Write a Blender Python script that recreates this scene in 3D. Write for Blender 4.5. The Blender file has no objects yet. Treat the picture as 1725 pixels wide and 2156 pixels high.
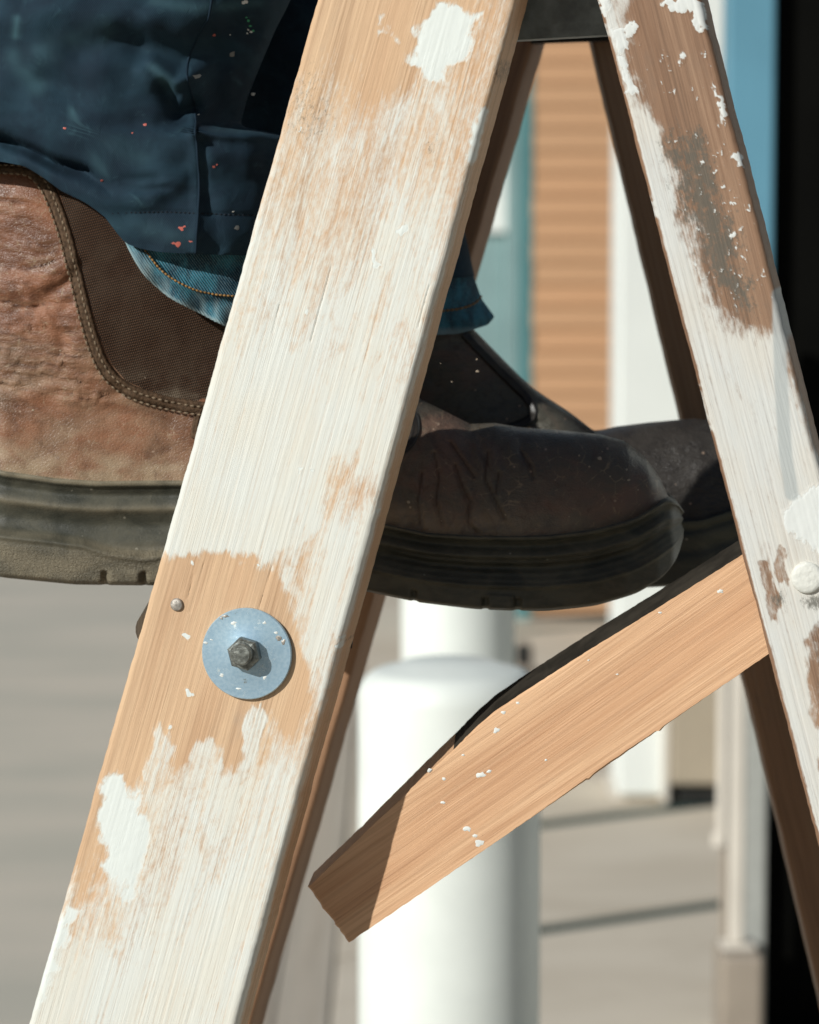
import bpy, math, random
import numpy as np
from mathutils import Vector

R = math.radians
random.seed(7)
scene = bpy.context.scene
COL = scene.collection

# ------------------------------------------------------------------ camera, sky, sun, exposure
CAM_H, PITCH, LENS, SENSOR = 1.18, R(6.0), 100.0, 24.0
cam_d = bpy.data.cameras.new("camera")
cam_d.sensor_fit = 'HORIZONTAL'
cam_d.sensor_width = SENSOR
cam_d.lens = LENS
cam_d.clip_start, cam_d.clip_end = 0.05, 600
cam_d.dof.use_dof = True
cam_d.dof.focus_distance = 1.455
cam_d.dof.aperture_fstop = 11.5
cam = bpy.data.objects.new("camera", cam_d)
COL.objects.link(cam)
cam.location = (0, 0, CAM_H)
cam.rotation_euler = (R(90) - PITCH, 0, 0)
scene.camera = cam

SUN_DIR = Vector((1.06, 1.0, -0.77)).normalized()       # the way the light travels
world = bpy.data.worlds.new("World")
scene.world = world
world.use_nodes = True
wn = world.node_tree.nodes
sky = wn.new('ShaderNodeTexSky')
sky.sky_type = 'NISHITA'
sky.sun_disc = False
sky.sun_elevation = math.asin(-SUN_DIR.z)
sky.sun_rotation = R(225)
sky.dust_density = 0.35
sky.air_density = 1.0
wn['Background'].inputs['Strength'].default_value = 0.05
world.node_tree.links.new(sky.outputs[0], wn['Background'].inputs['Color'])
sun_d = bpy.data.lights.new("sun", 'SUN')
sun_d.energy = 4.9
sun_d.angle = R(0.53)
sun_d.color = (1.0, 0.99, 0.945)
sun = bpy.data.objects.new("sun", sun_d)
COL.objects.link(sun)
sun.rotation_euler = SUN_DIR.to_track_quat('-Z', 'Y').to_euler()
scene.view_settings.view_transform = 'Standard'
scene.view_settings.look = 'None'
scene.view_settings.gamma = 1.0
scene.view_settings.exposure = -0.29
scene.view_settings.use_curve_mapping = False

# ------------------------------------------------------------------ helpers
F = LENS / SENSOR * 1725.0          # the photograph measured on a 1725 x 2156 grid
CX, CY = 862.5, 1078.0
cp, sp = math.cos(PITCH), math.sin(PITCH)


def at(px, py, Y, yaw=0.0):
    """point of the upright plane through (0, Y), turned by yaw, seen at (px, py)"""
    px = np.asarray(px, float); py = np.asarray(py, float)
    a = (px - CX) / F; b = (CY - py) / F
    dx, dy, dz = a, cp + b * sp, -sp + b * cp
    t = Y * math.cos(yaw) / (dx * math.sin(yaw) + dy * math.cos(yaw))
    return np.stack([dx * t, dy * t, CAM_H + dz * t], -1)


def smooth(a, b, x):
    t = np.clip((np.asarray(x, float) - a) / (b - a), 0, 1)
    return t * t * (3 - 2 * t)


def hash2(ix, iy, seed):
    h = (ix.astype(np.int64) * 374761393 + iy.astype(np.int64) * 668265263 + seed * 974711) & 0x7fffffff
    h = ((h ^ (h >> 13)) * 1274126177) & 0x7fffffff
    return ((h ^ (h >> 16)) & 0xffff) / 65535.0


def vnoise(x, y, seed=0):
    x = np.asarray(x, float); y = np.asarray(y, float)
    ix, iy = np.floor(x), np.floor(y)
    fx, fy = x - ix, y - iy
    fx = fx * fx * (3 - 2 * fx); fy = fy * fy * (3 - 2 * fy)
    a = hash2(ix, iy, seed); b = hash2(ix + 1, iy, seed)
    c = hash2(ix, iy + 1, seed); d = hash2(ix + 1, iy + 1, seed)
    return (a * (1 - fx) + b * fx) * (1 - fy) + (c * (1 - fx) + d * fx) * fy


def fbm(x, y, seed=0, octv=4):
    s, a, t = 0, 1.0, 0
    for o in range(octv):
        s = s + a * vnoise(x * 2 ** o, y * 2 ** o, seed + o * 17); t += a; a *= 0.5
    return s / t


def interp(x, pts):
    p = np.array(pts, float)
    return np.interp(x, p[:, 0], p[:, 1])


def sinterp(x, pts, k=12.0):
    """interp, rounded a little by averaging"""
    x = np.asarray(x, float)
    return sum(interp(x + d * k, pts) * w for d, w in ((-1.5, .1), (-.8, .2), (0, .4), (.8, .2), (1.5, .1)))


def seg_dist(px, py, x0, y0, x1, y1):
    dx, dy = x1 - x0, y1 - y0
    L = dx * dx + dy * dy + 1e-9
    t = np.clip(((px - x0) * dx + (py - y0) * dy) / L, 0, 1)
    return np.hypot(px - x0 - t * dx, py - y0 - t * dy)


def capsule(px, py, pts, r):
    d = None
    for (a, b) in zip(pts[:-1], pts[1:]):
        e = seg_dist(px, py, a[0], a[1], b[0], b[1])
        d = e if d is None else np.minimum(d, e)
    return np.exp(-(d / r) ** 2)


def poly_sd(px, py, poly):
    """signed distance to a polygon, inside positive"""
    d = np.full(np.shape(px), 1e9); inside = np.zeros(np.shape(px), bool)
    n = len(poly)
    for i in range(n):
        x0, y0 = poly[i]; x1, y1 = poly[(i + 1) % n]
        d = np.minimum(d, seg_dist(px, py, x0, y0, x1, y1))
        c = ((y0 > py) != (y1 > py)) & (px < (x1 - x0) * (py - y0) / ((y1 - y0) + 1e-12) + x0)
        inside ^= c
    return np.where(inside, d, -d)


def make(name, verts, faces, mat, parent=None, smooth_sh=True, attrs=None, uv=None):
    me = bpy.data.meshes.new(name)
    v = np.asarray(verts, float).reshape(-1, 3)
    me.from_pydata(v.tolist(), [], [tuple(int(i) for i in f) for f in faces])
    me.materials.append(mat)
    if smooth_sh:
        me.polygons.foreach_set('use_smooth', [True] * len(me.polygons))
    if attrs:
        for k, a in attrs.items():
            at_ = me.attributes.new(k, 'FLOAT', 'POINT')
            at_.data.foreach_set('value', np.asarray(a, np.float32).ravel())
    if uv is not None:
        u = me.uv_layers.new(name='UVMap')
        li = np.empty(len(me.loops), np.int32); me.loops.foreach_get('vertex_index', li)
        u.data.foreach_set('uv', np.asarray(uv, np.float32).reshape(-1, 2)[li].ravel())
    me.update()
    o = bpy.data.objects.new(name, me)
    COL.objects.link(o)
    if parent is not None:
        o.parent = parent
        o.matrix_parent_inverse = parent.matrix_basis.inverted()
    return o


def empty(name, loc):
    o = bpy.data.objects.new(name, None)
    COL.objects.link(o)
    o.location = loc
    o.empty_display_size = 0.05
    return o


def tag(o, label=None, cat=None, group=None, kind=None):
    if label: o['label'] = label
    if cat:
        o['category'] = cat; o['kind'] = 'thing'
    if group: o['group'] = group
    if kind: o['kind'] = kind
    return o


def grid_faces(nr, nc, wrap=False, off=0, flip=False):
    f = []
    for i in range(nr - 1):
        for j in range(nc if wrap else nc - 1):
            a = off + i * nc + j; b = off + i * nc + (j + 1) % nc
            c = off + (i + 1) * nc + (j + 1) % nc; d = off + (i + 1) * nc + j
            f.append((a, d, c, b) if flip else (a, b, c, d))
    return f


def fix_normals(o):
    import bmesh
    bm = bmesh.new(); bm.from_mesh(o.data)
    bmesh.ops.recalc_face_normals(bm, faces=bm.faces)
    bm.to_mesh(o.data); bm.free()
    return o


def box_mesh(x0, x1, y0, y1, z0, z1, bev=0.0):
    """bevelled box as verts, faces"""
    import bmesh
    bm = bmesh.new()
    bmesh.ops.create_cube(bm, size=1)
    for v in bm.verts:
        v.co = Vector(((x0 + x1) / 2 + v.co.x * (x1 - x0), (y0 + y1) / 2 + v.co.y * (y1 - y0), (z0 + z1) / 2 + v.co.z * (z1 - z0)))
    if bev > 0:
        bmesh.ops.bevel(bm, geom=bm.edges[:], offset=bev, segments=2, affect='EDGES', profile=0.5)
    bm.verts.index_update()
    v = [tuple(q.co) for q in bm.verts]; f = [[q.index for q in p.verts] for p in bm.faces]
    bm.free()
    return v, f


def box(name, x0, x1, y0, y1, z0, z1, mat, parent=None, bev=0.002):
    v, f = box_mesh(x0, x1, y0, y1, z0, z1, bev)
    return make(name, v, f, mat, parent, smooth_sh=False)


def lathe(name, centre, axis, prof, mat, parent=None, n=32, hexa=False):
    """prof: (radius, height) pairs along axis"""
    ax = Vector(axis).normalized()
    u = ax.orthogonal().normalized(); w = ax.cross(u)
    v = []; c = Vector(centre)
    for (r, h) in prof:
        for k in range(n):
            a = 2 * math.pi * k / n
            v.append(c + ax * h + (u * math.cos(a) + w * math.sin(a)) * r)
    f = grid_faces(len(prof), n, wrap=True)
    f.append(list(range(n))[::-1]); f.append([(len(prof) - 1) * n + k for k in range(n)])
    o = make(name, [tuple(q) for q in v], f, mat, parent, smooth_sh=not hexa)
    fix_normals(o)
    if not hexa:
        o.data.set_sharp_from_angle(angle=R(40))
    return o


def tube_along(pts, r, n=8):
    pts = [Vector(p) for p in pts]
    v = []
    for i, p in enumerate(pts):
        t = (pts[min(i + 1, len(pts) - 1)] - pts[max(i - 1, 0)]).normalized()
        u = t.cross(Vector((0, 1, 0)))
        u = u.normalized() if u.length > 1e-6 else Vector((1, 0, 0))
        w = t.cross(u)
        rr = r[i] if hasattr(r, '__len__') else r
        for k in range(n):
            a = 2 * math.pi * k / n
            v.append(tuple(p + (u * math.cos(a) + w * math.sin(a)) * rr))
    f = grid_faces(len(pts), n, wrap=True)
    f.append(list(range(n))[::-1]); f.append([(len(pts) - 1) * n + k for k in range(n)])
    return v, f


def join(lst):
    V, Fc = [], []
    for v, f in lst:
        o = len(V); V += list(v); Fc += [[i + o for i in q] for q in f]
    return V, Fc


def resample(pts, step):
    p = np.array(pts, float)
    # Catmull-Rom then even spacing
    out = []
    for i in range(len(p) - 1):
        p0, p1, p2, p3 = p[max(i - 1, 0)], p[i], p[i + 1], p[min(i + 2, len(p) - 1)]
        for t in np.linspace(0, 1, 24, endpoint=False):
            out.append(.5 * ((2 * p1) + (-p0 + p2) * t + (2 * p0 - 5 * p1 + 4 * p2 - p3) * t * t + (-p0 + 3 * p1 - 3 * p2 + p3) * t ** 3))
    out.append(p[-1]); out = np.array(out)
    s = np.concatenate([[0], np.cumsum(np.linalg.norm(np.diff(out, axis=0), axis=1))])
    n = max(2, int(s[-1] / step))
    q = np.linspace(0, s[-1], n)
    return np.stack([np.interp(q, s, out[:, k]) for k in range(out.shape[1])], -1)


# ------------------------------------------------------------------ materials
class NT:
    def __init__(self, name):
        self.m = bpy.data.materials.new(name); self.m.use_nodes = True
        self.n = self.m.node_tree.nodes; self.l = self.m.node_tree.links
        self.b = self.n['Principled BSDF']

    def put(self, sock, v):
        if hasattr(v, 'is_output'): self.l.new(v, sock)
        elif isinstance(v, tuple) and len(v) == 3 and sock.type == 'RGBA': sock.default_value = (*v, 1)
        else: sock.default_value = v

    def math(self, op, a, b=0.0, clamp=False):
        n = self.n.new('ShaderNodeMath'); n.operation = op; n.use_clamp = clamp
        self.put(n.inputs[0], a); self.put(n.inputs[1], b)
        return n.outputs[0]

    def coords(self, kind, scale=(1, 1, 1), rot=(0, 0, 0)):
        if kind == 'UV':
            t = self.n.new('ShaderNodeUVMap').outputs[0]
        else:
            t = self.n.new('ShaderNodeTexCoord').outputs[kind]
        mp = self.n.new('ShaderNodeMapping'); self.l.new(t, mp.inputs[0])
        mp.inputs['Scale'].default_value = scale; mp.inputs['Rotation'].default_value = rot
        return mp.outputs[0]

    def noise(self, vec, scale=1.0, detail=4, rough=.55, dist=0.0):
        n = self.n.new('ShaderNodeTexNoise'); self.l.new(vec, n.inputs['Vector'])
        n.inputs['Scale'].default_value = scale; n.inputs['Detail'].default_value = detail
        n.inputs['Roughness'].default_value = rough; n.inputs['Distortion'].default_value = dist
        return n.outputs['Fac']

    def voro(self, vec, scale=1.0, feat='F1'):
        n = self.n.new('ShaderNodeTexVoronoi'); n.feature = feat; self.l.new(vec, n.inputs['Vector'])
        n.inputs['Scale'].default_value = scale
        return n.outputs['Distance']

    def wave(self, vec, scale, dist=0.0, dscale=1.0, direction='X'):
        n = self.n.new('ShaderNodeTexWave'); n.bands_direction = direction; self.l.new(vec, n.inputs['Vector'])
        n.inputs['Scale'].default_value = scale; n.inputs['Distortion'].default_value = dist
        n.inputs['Detail Scale'].default_value = dscale
        return n.outputs['Fac']

    def rng(self, v, a, b, c=0.0, d=1.0):
        n = self.n.new('ShaderNodeMapRange'); n.interpolation_type = 'SMOOTHSTEP'
        self.put(n.inputs[0], v)
        for i, q in enumerate((a, b, c, d)): n.inputs[i + 1].default_value = q
        return n.outputs[0]

    def mix(self, f, a, b):
        n = self.n.new('ShaderNodeMix'); n.data_type = 'RGBA'
        self.put(n.inputs[0], f); self.put(n.inputs[6], a); self.put(n.inputs[7], b)
        return n.outputs[2]

    def ramp(self, v, stops):
        n = self.n.new('ShaderNodeValToRGB'); self.put(n.inputs[0], v)
        e = n.color_ramp.elements
        while len(e) < len(stops): e.new(0.5)
        for q, (p, c) in zip(e, stops): q.position = p; q.color = (*c, 1)
        return n.outputs[0]

    def attr(self, name):
        n = self.n.new('ShaderNodeAttribute'); n.attribute_name = name
        return n.outputs['Fac']

    def random(self):
        return self.n.new('ShaderNodeObjectInfo').outputs['Random']

    def bump(self, h, strength=.5, dist=.001, prev=None):
        n = self.n.new('ShaderNodeBump'); self.put(n.inputs['Height'], h)
        n.inputs['Strength'].default_value = strength; n.inputs['Distance'].default_value = dist
        if prev is not None: self.l.new(prev, n.inputs['Normal'])
        return n.outputs[0]

    def out(self, col, rough=.6, normal=None, metal=0.0, spec=.4):
        self.put(self.b.inputs['Base Color'], col); self.put(self.b.inputs['Roughness'], rough)
        self.put(self.b.inputs['Metallic'], metal); self.b.inputs['Specular IOR Level'].default_value = spec
        if normal is not None: self.l.new(normal, self.b.inputs['Normal'])
        return self.m


def wood_mat(name, light, mid, dark, painted=False, white=(.735, .775, .735), rough=.62, stripe=1.0, wash=.30):
    """UV: u across in mm, v along in mm"""
    t = NT(name)
    wav = t.coords('UV', (0.055, 0.0035, 1))
    broad = t.noise(wav, 1.0, 5, .6, .6)
    fine = t.noise(t.coords('UV', (0.85, 0.012, 1)), 1.0, 4, .65, .25)
    pore = t.noise(t.coords('UV', (2.6, 0.05, 1)), 1.0, 3, .7)
    g = t.math('ADD', t.math('MULTIPLY', broad, .55), t.math('MULTIPLY', fine, .45 * stripe))
    col = t.ramp(g, [(.34, dark), (.47, mid), (.62, light)])
    tone = t.noise(t.coords('UV', (.045, .0018, 1)), 1.0, 3, .5)
    col = t.mix(t.math('MULTIPLY', t.rng(tone, .40, .64), .40), col, (mid[0] * .98, mid[1] * .86, mid[2] * .78))
    ring = t.wave(t.coords('UV', (.05, .0022, 1)), 1.0, 6.0, .8, 'X')
    col = t.mix(t.math('MULTIPLY', t.rng(ring, .72, .98), .14), col, dark)
    gry = t.noise(t.coords('UV', (.03, .012, 1)), 1.0, 6, .7)
    col = t.mix(t.math('MULTIPLY', t.rng(gry, .55, .75), .30), col, (mid[1] * .8, mid[1] * .72, mid[1] * .6))
    col = t.mix(t.math('MULTIPLY', t.rng(pore, .34, .22), .55), col, dark)
    h = t.math('ADD', t.math('MULTIPLY', fine, .7), t.math('MULTIPLY', pore, .5))
    ro = rough
    if painted:
        p = t.attr('paint'); k = t.attr('thick'); s = t.attr('stain')
        spk = t.noise(t.coords('UV', (.55, .22, 1)), 1.0, 5, .7)
        pf = t.math('ADD', p, t.math('MULTIPLY', t.math('SUBTRACT', fine, .5), 0.52))
        pat = t.noise(t.coords('UV', (.10, .028, 1)), 1.0, 6, .68, .8)
        pf = t.math('ADD', pf, t.math('MULTIPLY', t.math('SUBTRACT', pat, .5), 1.05))
        pf = t.math('ADD', pf, t.math('MULTIPLY', t.math('SUBTRACT', spk, .5), .75))
        cov = t.rng(pf, .24, .80, 0.0, .90)
        warm = t.noise(t.coords('UV', (.05, .02, 1)), 1.0, 4)
        wcol = t.mix(t.rng(warm, .35, .68), white, (white[0] * 1.01, white[1] * .965, white[2] * .915))
        # the wash is thin: the grain shows through
        wcol = t.mix(t.math('MULTIPLY', t.rng(fine, .52, .28), wash), wcol, mid)
        col = t.mix(cov, col, wcol)
        gn = t.noise(t.coords('UV', (.75, .36, 1)), 1.0, 5, .8)
        sf = t.rng(t.math('ADD', s, t.math('MULTIPLY', t.math('SUBTRACT', gn, .5), 2.0)), .45, .95, 0.0, .82)
        col = t.mix(sf, col, (.11, .105, .085))
        kf = t.rng(t.math('ADD', t.math('ADD', k, t.math('MULTIPLY', t.math('SUBTRACT', spk, .5), .9)), t.math('MULTIPLY', t.math('SUBTRACT', fine, .5), .5)), .22, .78)
        col = t.mix(kf, col, white)
        col = t.mix(t.math('MULTIPLY', t.attr('run'), .85), col, (.43, .46, .45))
        inv = t.math('SUBTRACT', 1.0, kf)
        h = t.math('MULTIPLY', h, t.math('ADD', t.math('MULTIPLY', inv, .85), .12))
        h = t.math('ADD', h, t.math('MULTIPLY', cov, .25))
    nrm = t.bump(h, .6, .0006)
    return t.out(col, ro, nrm, 0, .35)


M = {}
M['stile'] = wood_mat('painted_stile_wood', (.73, .51, .315), (.62, .42, .258), (.40, .245, .14), True, wash=.24)
M['rear_stile'] = wood_mat('weathered_stile_wood', (.37, .235, .15), (.26, .155, .095), (.12, .075, .05), True, white=(.70, .72, .69), wash=.25)
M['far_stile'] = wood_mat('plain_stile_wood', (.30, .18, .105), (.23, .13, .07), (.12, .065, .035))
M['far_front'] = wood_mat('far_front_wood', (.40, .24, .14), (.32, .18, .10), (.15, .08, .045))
M['brace'] = wood_mat('brace_wood', (.74, .47, .275), (.56, .325, .18), (.27, .14, .075), rough=.55, stripe=1.3)
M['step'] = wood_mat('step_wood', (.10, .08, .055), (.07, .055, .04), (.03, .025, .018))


def simple(name, col, rough=.5, metal=0.0, var=.12, scale=60, bump=.15, spec=.4):
    t = NT(name)
    n = t.noise(t.coords('Object'), scale, 4)
    c = t.mix(t.rng(n, .3, .7), tuple(q * (1 - var) for q in col), tuple(min(q * (1 + var), .95) for q in col))
    return t.out(c, rough, t.bump(n, bump, .0008), metal, spec)


M['plate'] = simple('dark_grey_paint', (.14, .165, .16), .5, var=.35, scale=90)
M['dark_metal'] = simple('dull_bolt_steel', (.20, .21, .19), .45, .6, var=.45, scale=400, bump=.5)
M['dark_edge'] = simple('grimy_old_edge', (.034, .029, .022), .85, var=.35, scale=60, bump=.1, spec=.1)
M['nail'] = simple('nail_steel', (.36, .33, .29), .5, .4, var=.35, scale=500, bump=.5)
M['bollard'] = simple('white_bollard_paint', (.81, .85, .80), .42, var=.06, scale=9, bump=.02)
M['column'] = simple('white_column_paint', (.80, .83, .79), .6, var=.03, scale=3)
M['beige'] = simple('beige_paint', (.40, .34, .255), .6, var=.06, scale=6)
M['cream'] = simple('cream_paint', (.66, .61, .53), .5, var=.05, scale=8)
M['grey_frame'] = simple('grey_frame_metal', (.42, .43, .40), .45, .1, var=.06)
M['sky_reflect_frame'] = simple('frame_sky_reflection', (.125, .30, .40), .35, 0, var=.06, scale=5)
M['teal_dark'] = simple('teal_frame_paint', (.10, .24, .25), .4, var=.06, scale=5)
M['teal_pale'] = simple('pale_teal_panel', (.24, .36, .36), .4, var=.1, scale=5)
M['black'] = simple('dark_interior', (.0035, .0035, .003), .8, var=.3, scale=5, spec=.04)
M['recess'] = simple('dark_recess', (.02, .02, .018), .7, var=.2)
M['plinth'] = simple('taupe_block', (.33, .28, .225), .7, var=.08, scale=12)


def washer_mat():
    t = NT('zinc_washer')
    n = t.noise(t.coords('Object'), 160, 6, .7)
    n2 = t.noise(t.coords('Object'), 700, 3, .6)
    f = t.rng(n, .60, .72)
    c = t.mix(f, t.mix(t.rng(n2, .3, .7), (.36, .53, .66), (.46, .63, .75)), (.62, .66, .62))
    c = t.mix(t.rng(n, .36, .30), c, (.22, .22, .17))
    return t.out(c, t.math('ADD', .27, t.math('MULTIPLY', f, .3)), t.bump(n2, .08, .0003), .45, .6)


M['washer'] = washer_mat()


def leather_mat(name, a, b, dust, dusty=1.0, crease=1.0):
    t = NT(name)
    uv = t.coords('UV', (1, 1, 1))                       # mm
    big = t.noise(t.coords('UV', (.035, .05, 1)), 1.0, 6, .62, .8)
    mid = t.noise(t.coords('UV', (.22, .34, 1)), 1.0, 5, .65, 1.2)
    wr = t.noise(t.coords('UV', (.16, .40, 1), (0, 0, R(-8))), 1.0, 5, .6, 1.3)
    ck = t.voro(t.coords('UV', (.55, .95, 1), (0, 0, R(-12))), 1.0, 'DISTANCE_TO_EDGE')
    pores = t.voro(t.coords('UV', (1.5, 1.9, 1)), 1.0)
    c = t.mix(t.rng(big, .34, .66), b, a)
    c = t.mix(t.math('MULTIPLY', t.attr('dark'), .86), c, t.mix(t.rng(big, .42, .7), (.105, .098, .075), (.15, .098, .074)))  # 'dark' puts a shade tone into the leather colour
    c = t.mix(t.math('MULTIPLY', t.rng(mid, .55, .75), t.math('SUBTRACT', .22, t.math('MULTIPLY', t.attr('dark'), .17))), c, dust)
    cr = t.math('MULTIPLY', t.rng(wr, .47, .38), t.attr('crease'))
    c = t.mix(t.math('MULTIPLY', cr, .35 * crease), c, tuple(q * .3 for q in b))
    c = t.mix(t.math('MULTIPLY', t.rng(t.attr('groove'), .25, .9), .50), c, tuple(q * .28 for q in b))  # crease lines darkened in the colour, as shade would
    c = t.mix(t.math('MULTIPLY', t.rng(t.attr('ridge'), .35, .95), .16), c, tuple(min(1, q * 1.25) for q in dust))  # highlight painted in along the crease ridges
    c = t.mix(t.math('MULTIPLY', t.math('MULTIPLY', t.attr('dust'), dusty), t.rng(t.noise(t.coords('UV', (.05, .09, 1)), 1.0, 4, .55, .6), .30, .62, .25, 1)), c, dust)
    blot = t.noise(t.coords('UV', (.075, .06, 1)), 1.0, 7, .72, 1.5)
    c = t.mix(t.math('MULTIPLY', t.rng(blot, .48, .34), .32), c, tuple(q * .42 for q in b))
    ck2 = t.voro(t.coords('UV', (.14, .17, 1), (0, 0, R(20))), 1.0, 'DISTANCE_TO_EDGE')
    wob = t.noise(t.coords('UV', (.4, .4, 1)), 1.0, 4)
    c = t.mix(t.math('MULTIPLY', t.math('MULTIPLY', t.rng(t.math('ADD', ck2, t.math('MULTIPLY', wob, .16)), .13, .07), t.rng(blot, .48, .62)), .55), c, dust)
    sc = t.voro(t.coords('UV', (.11, .13, 1)), 1.0)
    c = t.mix(t.math('MULTIPLY', t.rng(sc, .09, .05), .7), c, (.42, .30, .22))
    h = t.math('ADD', t.math('MULTIPLY', wr, t.math('ADD', .10, t.math('MULTIPLY', t.attr('crease'), 1.3 * crease))), t.math('MULTIPLY', pores, .10))
    h = t.math('ADD', h, t.math('MULTIPLY', mid, .10))
    h = t.math('ADD', h, t.math('MULTIPLY', t.rng(ck, .0, .16), .10))
    return t.out(c, t.rng(big, .3, .7, .36, .52), t.bump(h, .75, .0010), 0, .45)


M['leather'] = leather_mat('brown_leather', (.262, .108, .052), (.128, .052, .026), (.35, .255, .165))
M['leather_shade'] = leather_mat('shade_toned_leather', (.042, .036, .030), (.026, .022, .019), (.07, .06, .05), .7, 1.2)  # leather coloured dark to stand for shade on the far boot


def gore_mat():
    t = NT('brown_elastic_gore')
    w = t.wave(t.coords('UV', (1, 1, 1), (0, 0, R(18))), .36, .5, 1.0, 'X')
    w2 = t.wave(t.coords('UV', (1, 1, 1), (0, 0, R(-14))), .27, .9, 1.0, 'Y')
    n = t.noise(t.coords('UV', (.06, .06, 1)), 1.0, 5)
    h = t.math('MULTIPLY', w, w2)
    c = t.mix(h, (.013, .007, .004), (.15, .070, .031))
    c = t.mix(t.math('MULTIPLY', t.attr('dust'), t.rng(n, .35, .7)), c, (.17, .135, .095))
    return t.out(c, .75, t.bump(h, .9, .0006), 0, .25)


M['gore'] = gore_mat()
M['binding'] = simple('brown_binding_tape', (.085, .052, .030), .75, var=.4, scale=700, bump=.7, spec=.2)
M['thread'] = simple('dusty_thread', (.20, .15, .10), .8, var=.3, scale=900, spec=.2)
M['navy_thread'] = simple('navy_thread', (.012, .018, .026), .8, var=.3, scale=900, spec=.2)
M['gold_thread'] = simple('tan_thread', (.30, .17, .06), .7, var=.25, scale=900, spec=.2)


def rubber_mat():
    t = NT('dusty_sole_rubber')
    n = t.noise(t.coords('UV', (.05, .08, 1)), 1.0, 6, .65, .5)
    g = t.noise(t.coords('UV', (.9, 1.1, 1)), 1.0, 4, .6, .8)
    c = t.mix(t.rng(n, .35, .68), (.032, .035, .027), (.074, .073, .053))
    d = t.math('MULTIPLY', t.attr('dust'), t.rng(n, .25, .65, .45, 1))
    c = t.mix(d, c, (.235, .20, .135))
    sc = t.voro(t.coords('UV', (.09, .12, 1)), 1.0)
    c = t.mix(t.math('MULTIPLY', t.rng(sc, .08, .04), .6), c, (.30, .28, .22))
    h = t.math('MULTIPLY', g, t.math('ADD', .12, t.attr('grit')))
    return t.out(c, t.rng(n, .3, .7, .45, .65), t.bump(h, .9, .0012), 0, .4)


M['rubber'] = rubber_mat()


def navy_mat():
    t = NT('navy_work_cotton')
    uv = t.coords('UV', (1, 1, 1))
    tw = t.wave(t.coords('UV', (1, 1, 1), (0, 0, R(35))), .42, .3, 1.0, 'X')
    big = t.noise(t.coords('UV', (.03, .035, 1)), 1.0, 6, .62, .6)
    mid = t.noise(t.coords('UV', (.16, .13, 1)), 1.0, 6, .7, .6)
    c = t.mix(t.rng(big, .36, .66), (.006, .015, .0275), (.0135, .037, .056))
    wear = t.math('ADD', t.math('MULTIPLY', t.attr('wear'), .9), t.math('MULTIPLY', t.rng(mid, .56, .8), .4))
    c = t.mix(wear, c, (.06, .135, .16))
    c = t.mix(t.math('MULTIPLY', tw, .2), c, (.045, .095, .13))
    nrm = t.bump(t.math('ADD', t.math('MULTIPLY', mid, 1.4), t.math('MULTIPLY', tw, .12)), .45, .0012)
    return t.out(c, .82, nrm, 0, .2)


M['navy'] = navy_mat()


def denim_mat():
    t = NT('blue_denim')
    tw = t.wave(t.coords('UV', (1, 1, 1), (0, 0, R(-35))), .32, 1.2, 1.5, 'X')
    n = t.noise(t.coords('UV', (.12, .05, 1)), 1.0, 5, .65)
    f = t.noise(t.coords('UV', (1.2, .8, 1)), 1.0, 3, .7)
    c = t.mix(t.rng(n, .38, .64), (.009, .042, .070), (.033, .19, .265))
    c = t.mix(t.math('MULTIPLY', t.rng(t.math('ADD', tw, f), 1.1, 1.55), .42), c, (.30, .42, .44))
    c = t.mix(t.math('MULTIPLY', t.attr('wear'), .8), c, (.34, .44, .45))
    return t.out(c, .85, t.bump(t.math('ADD', tw, n), .6, .0007), 0, .2)


M['denim'] = denim_mat()
M['skin'] = simple('skin', (.55, .33, .24), .5)
for k_, c_ in (('speck_white', (.72, .74, .70)), ('speck_red', (.50, .13, .10)), ('speck_green', (.05, .38, .17)), ('speck_grey', (.20, .21, .20)), ('speck_tan', (.42, .34, .25))):
    M[k_] = simple(k_, c_, .5, var=.1, scale=600)


def ground_mat(name, a, b, streak=(1, 1, 1), scale=1.0, rnd=.0):
    t = NT(name)
    n = t.noise(t.coords('Object', streak), scale, 6, .6, .4)
    f = t.noise(t.coords('Object'), 180, 3, .7)
    c = t.mix(t.rng(n, .34, .66), a, b)
    if rnd:
        c = t.mix(t.math('MULTIPLY', t.random(), rnd), c, tuple(q * .7 for q in a))
    c = t.mix(t.math('MULTIPLY', t.rng(f, .55, .8), .25), c, tuple(q * .6 for q in a))
    return t.out(c, .85, t.bump(f, .3, .002), 0, .25)


M['ground'] = ground_mat('gravelly_ground', (.36, .31, .25), (.42, .37, .30))
M['paving'] = ground_mat('pale_paving_stone', (.60, .525, .42), (.68, .605, .495), (1, 2.2, 1), 2.0, .12)
M['concrete'] = ground_mat('grey_concrete', (.53, .50, .42), (.63, .57, .475), (.7, 2.6, 1), 1.6)
M['joint'] = ground_mat('joint_soil', (.045, .075, .068), (.055, .09, .08))
M['edging'] = wood_mat('grey_edging_wood', (.56, .50, .41), (.50, .44, .36), (.36, .33, .26))


def cladding_mat():
    t = NT('larch_cladding')
    n = t.noise(t.coords('Object', (2, 8, 40)), 1.0, 5, .6, .3)
    r = t.random()
    c = t.mix(t.rng(n, .32, .68), (.50, .275, .145), (.62, .36, .20))
    c = t.mix(t.math('MULTIPLY', r, .30), c, (.45, .30, .18))
    return t.out(c, .65, t.bump(n, .3, .002), 0, .3)


M['cladding'] = cladding_mat()

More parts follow.
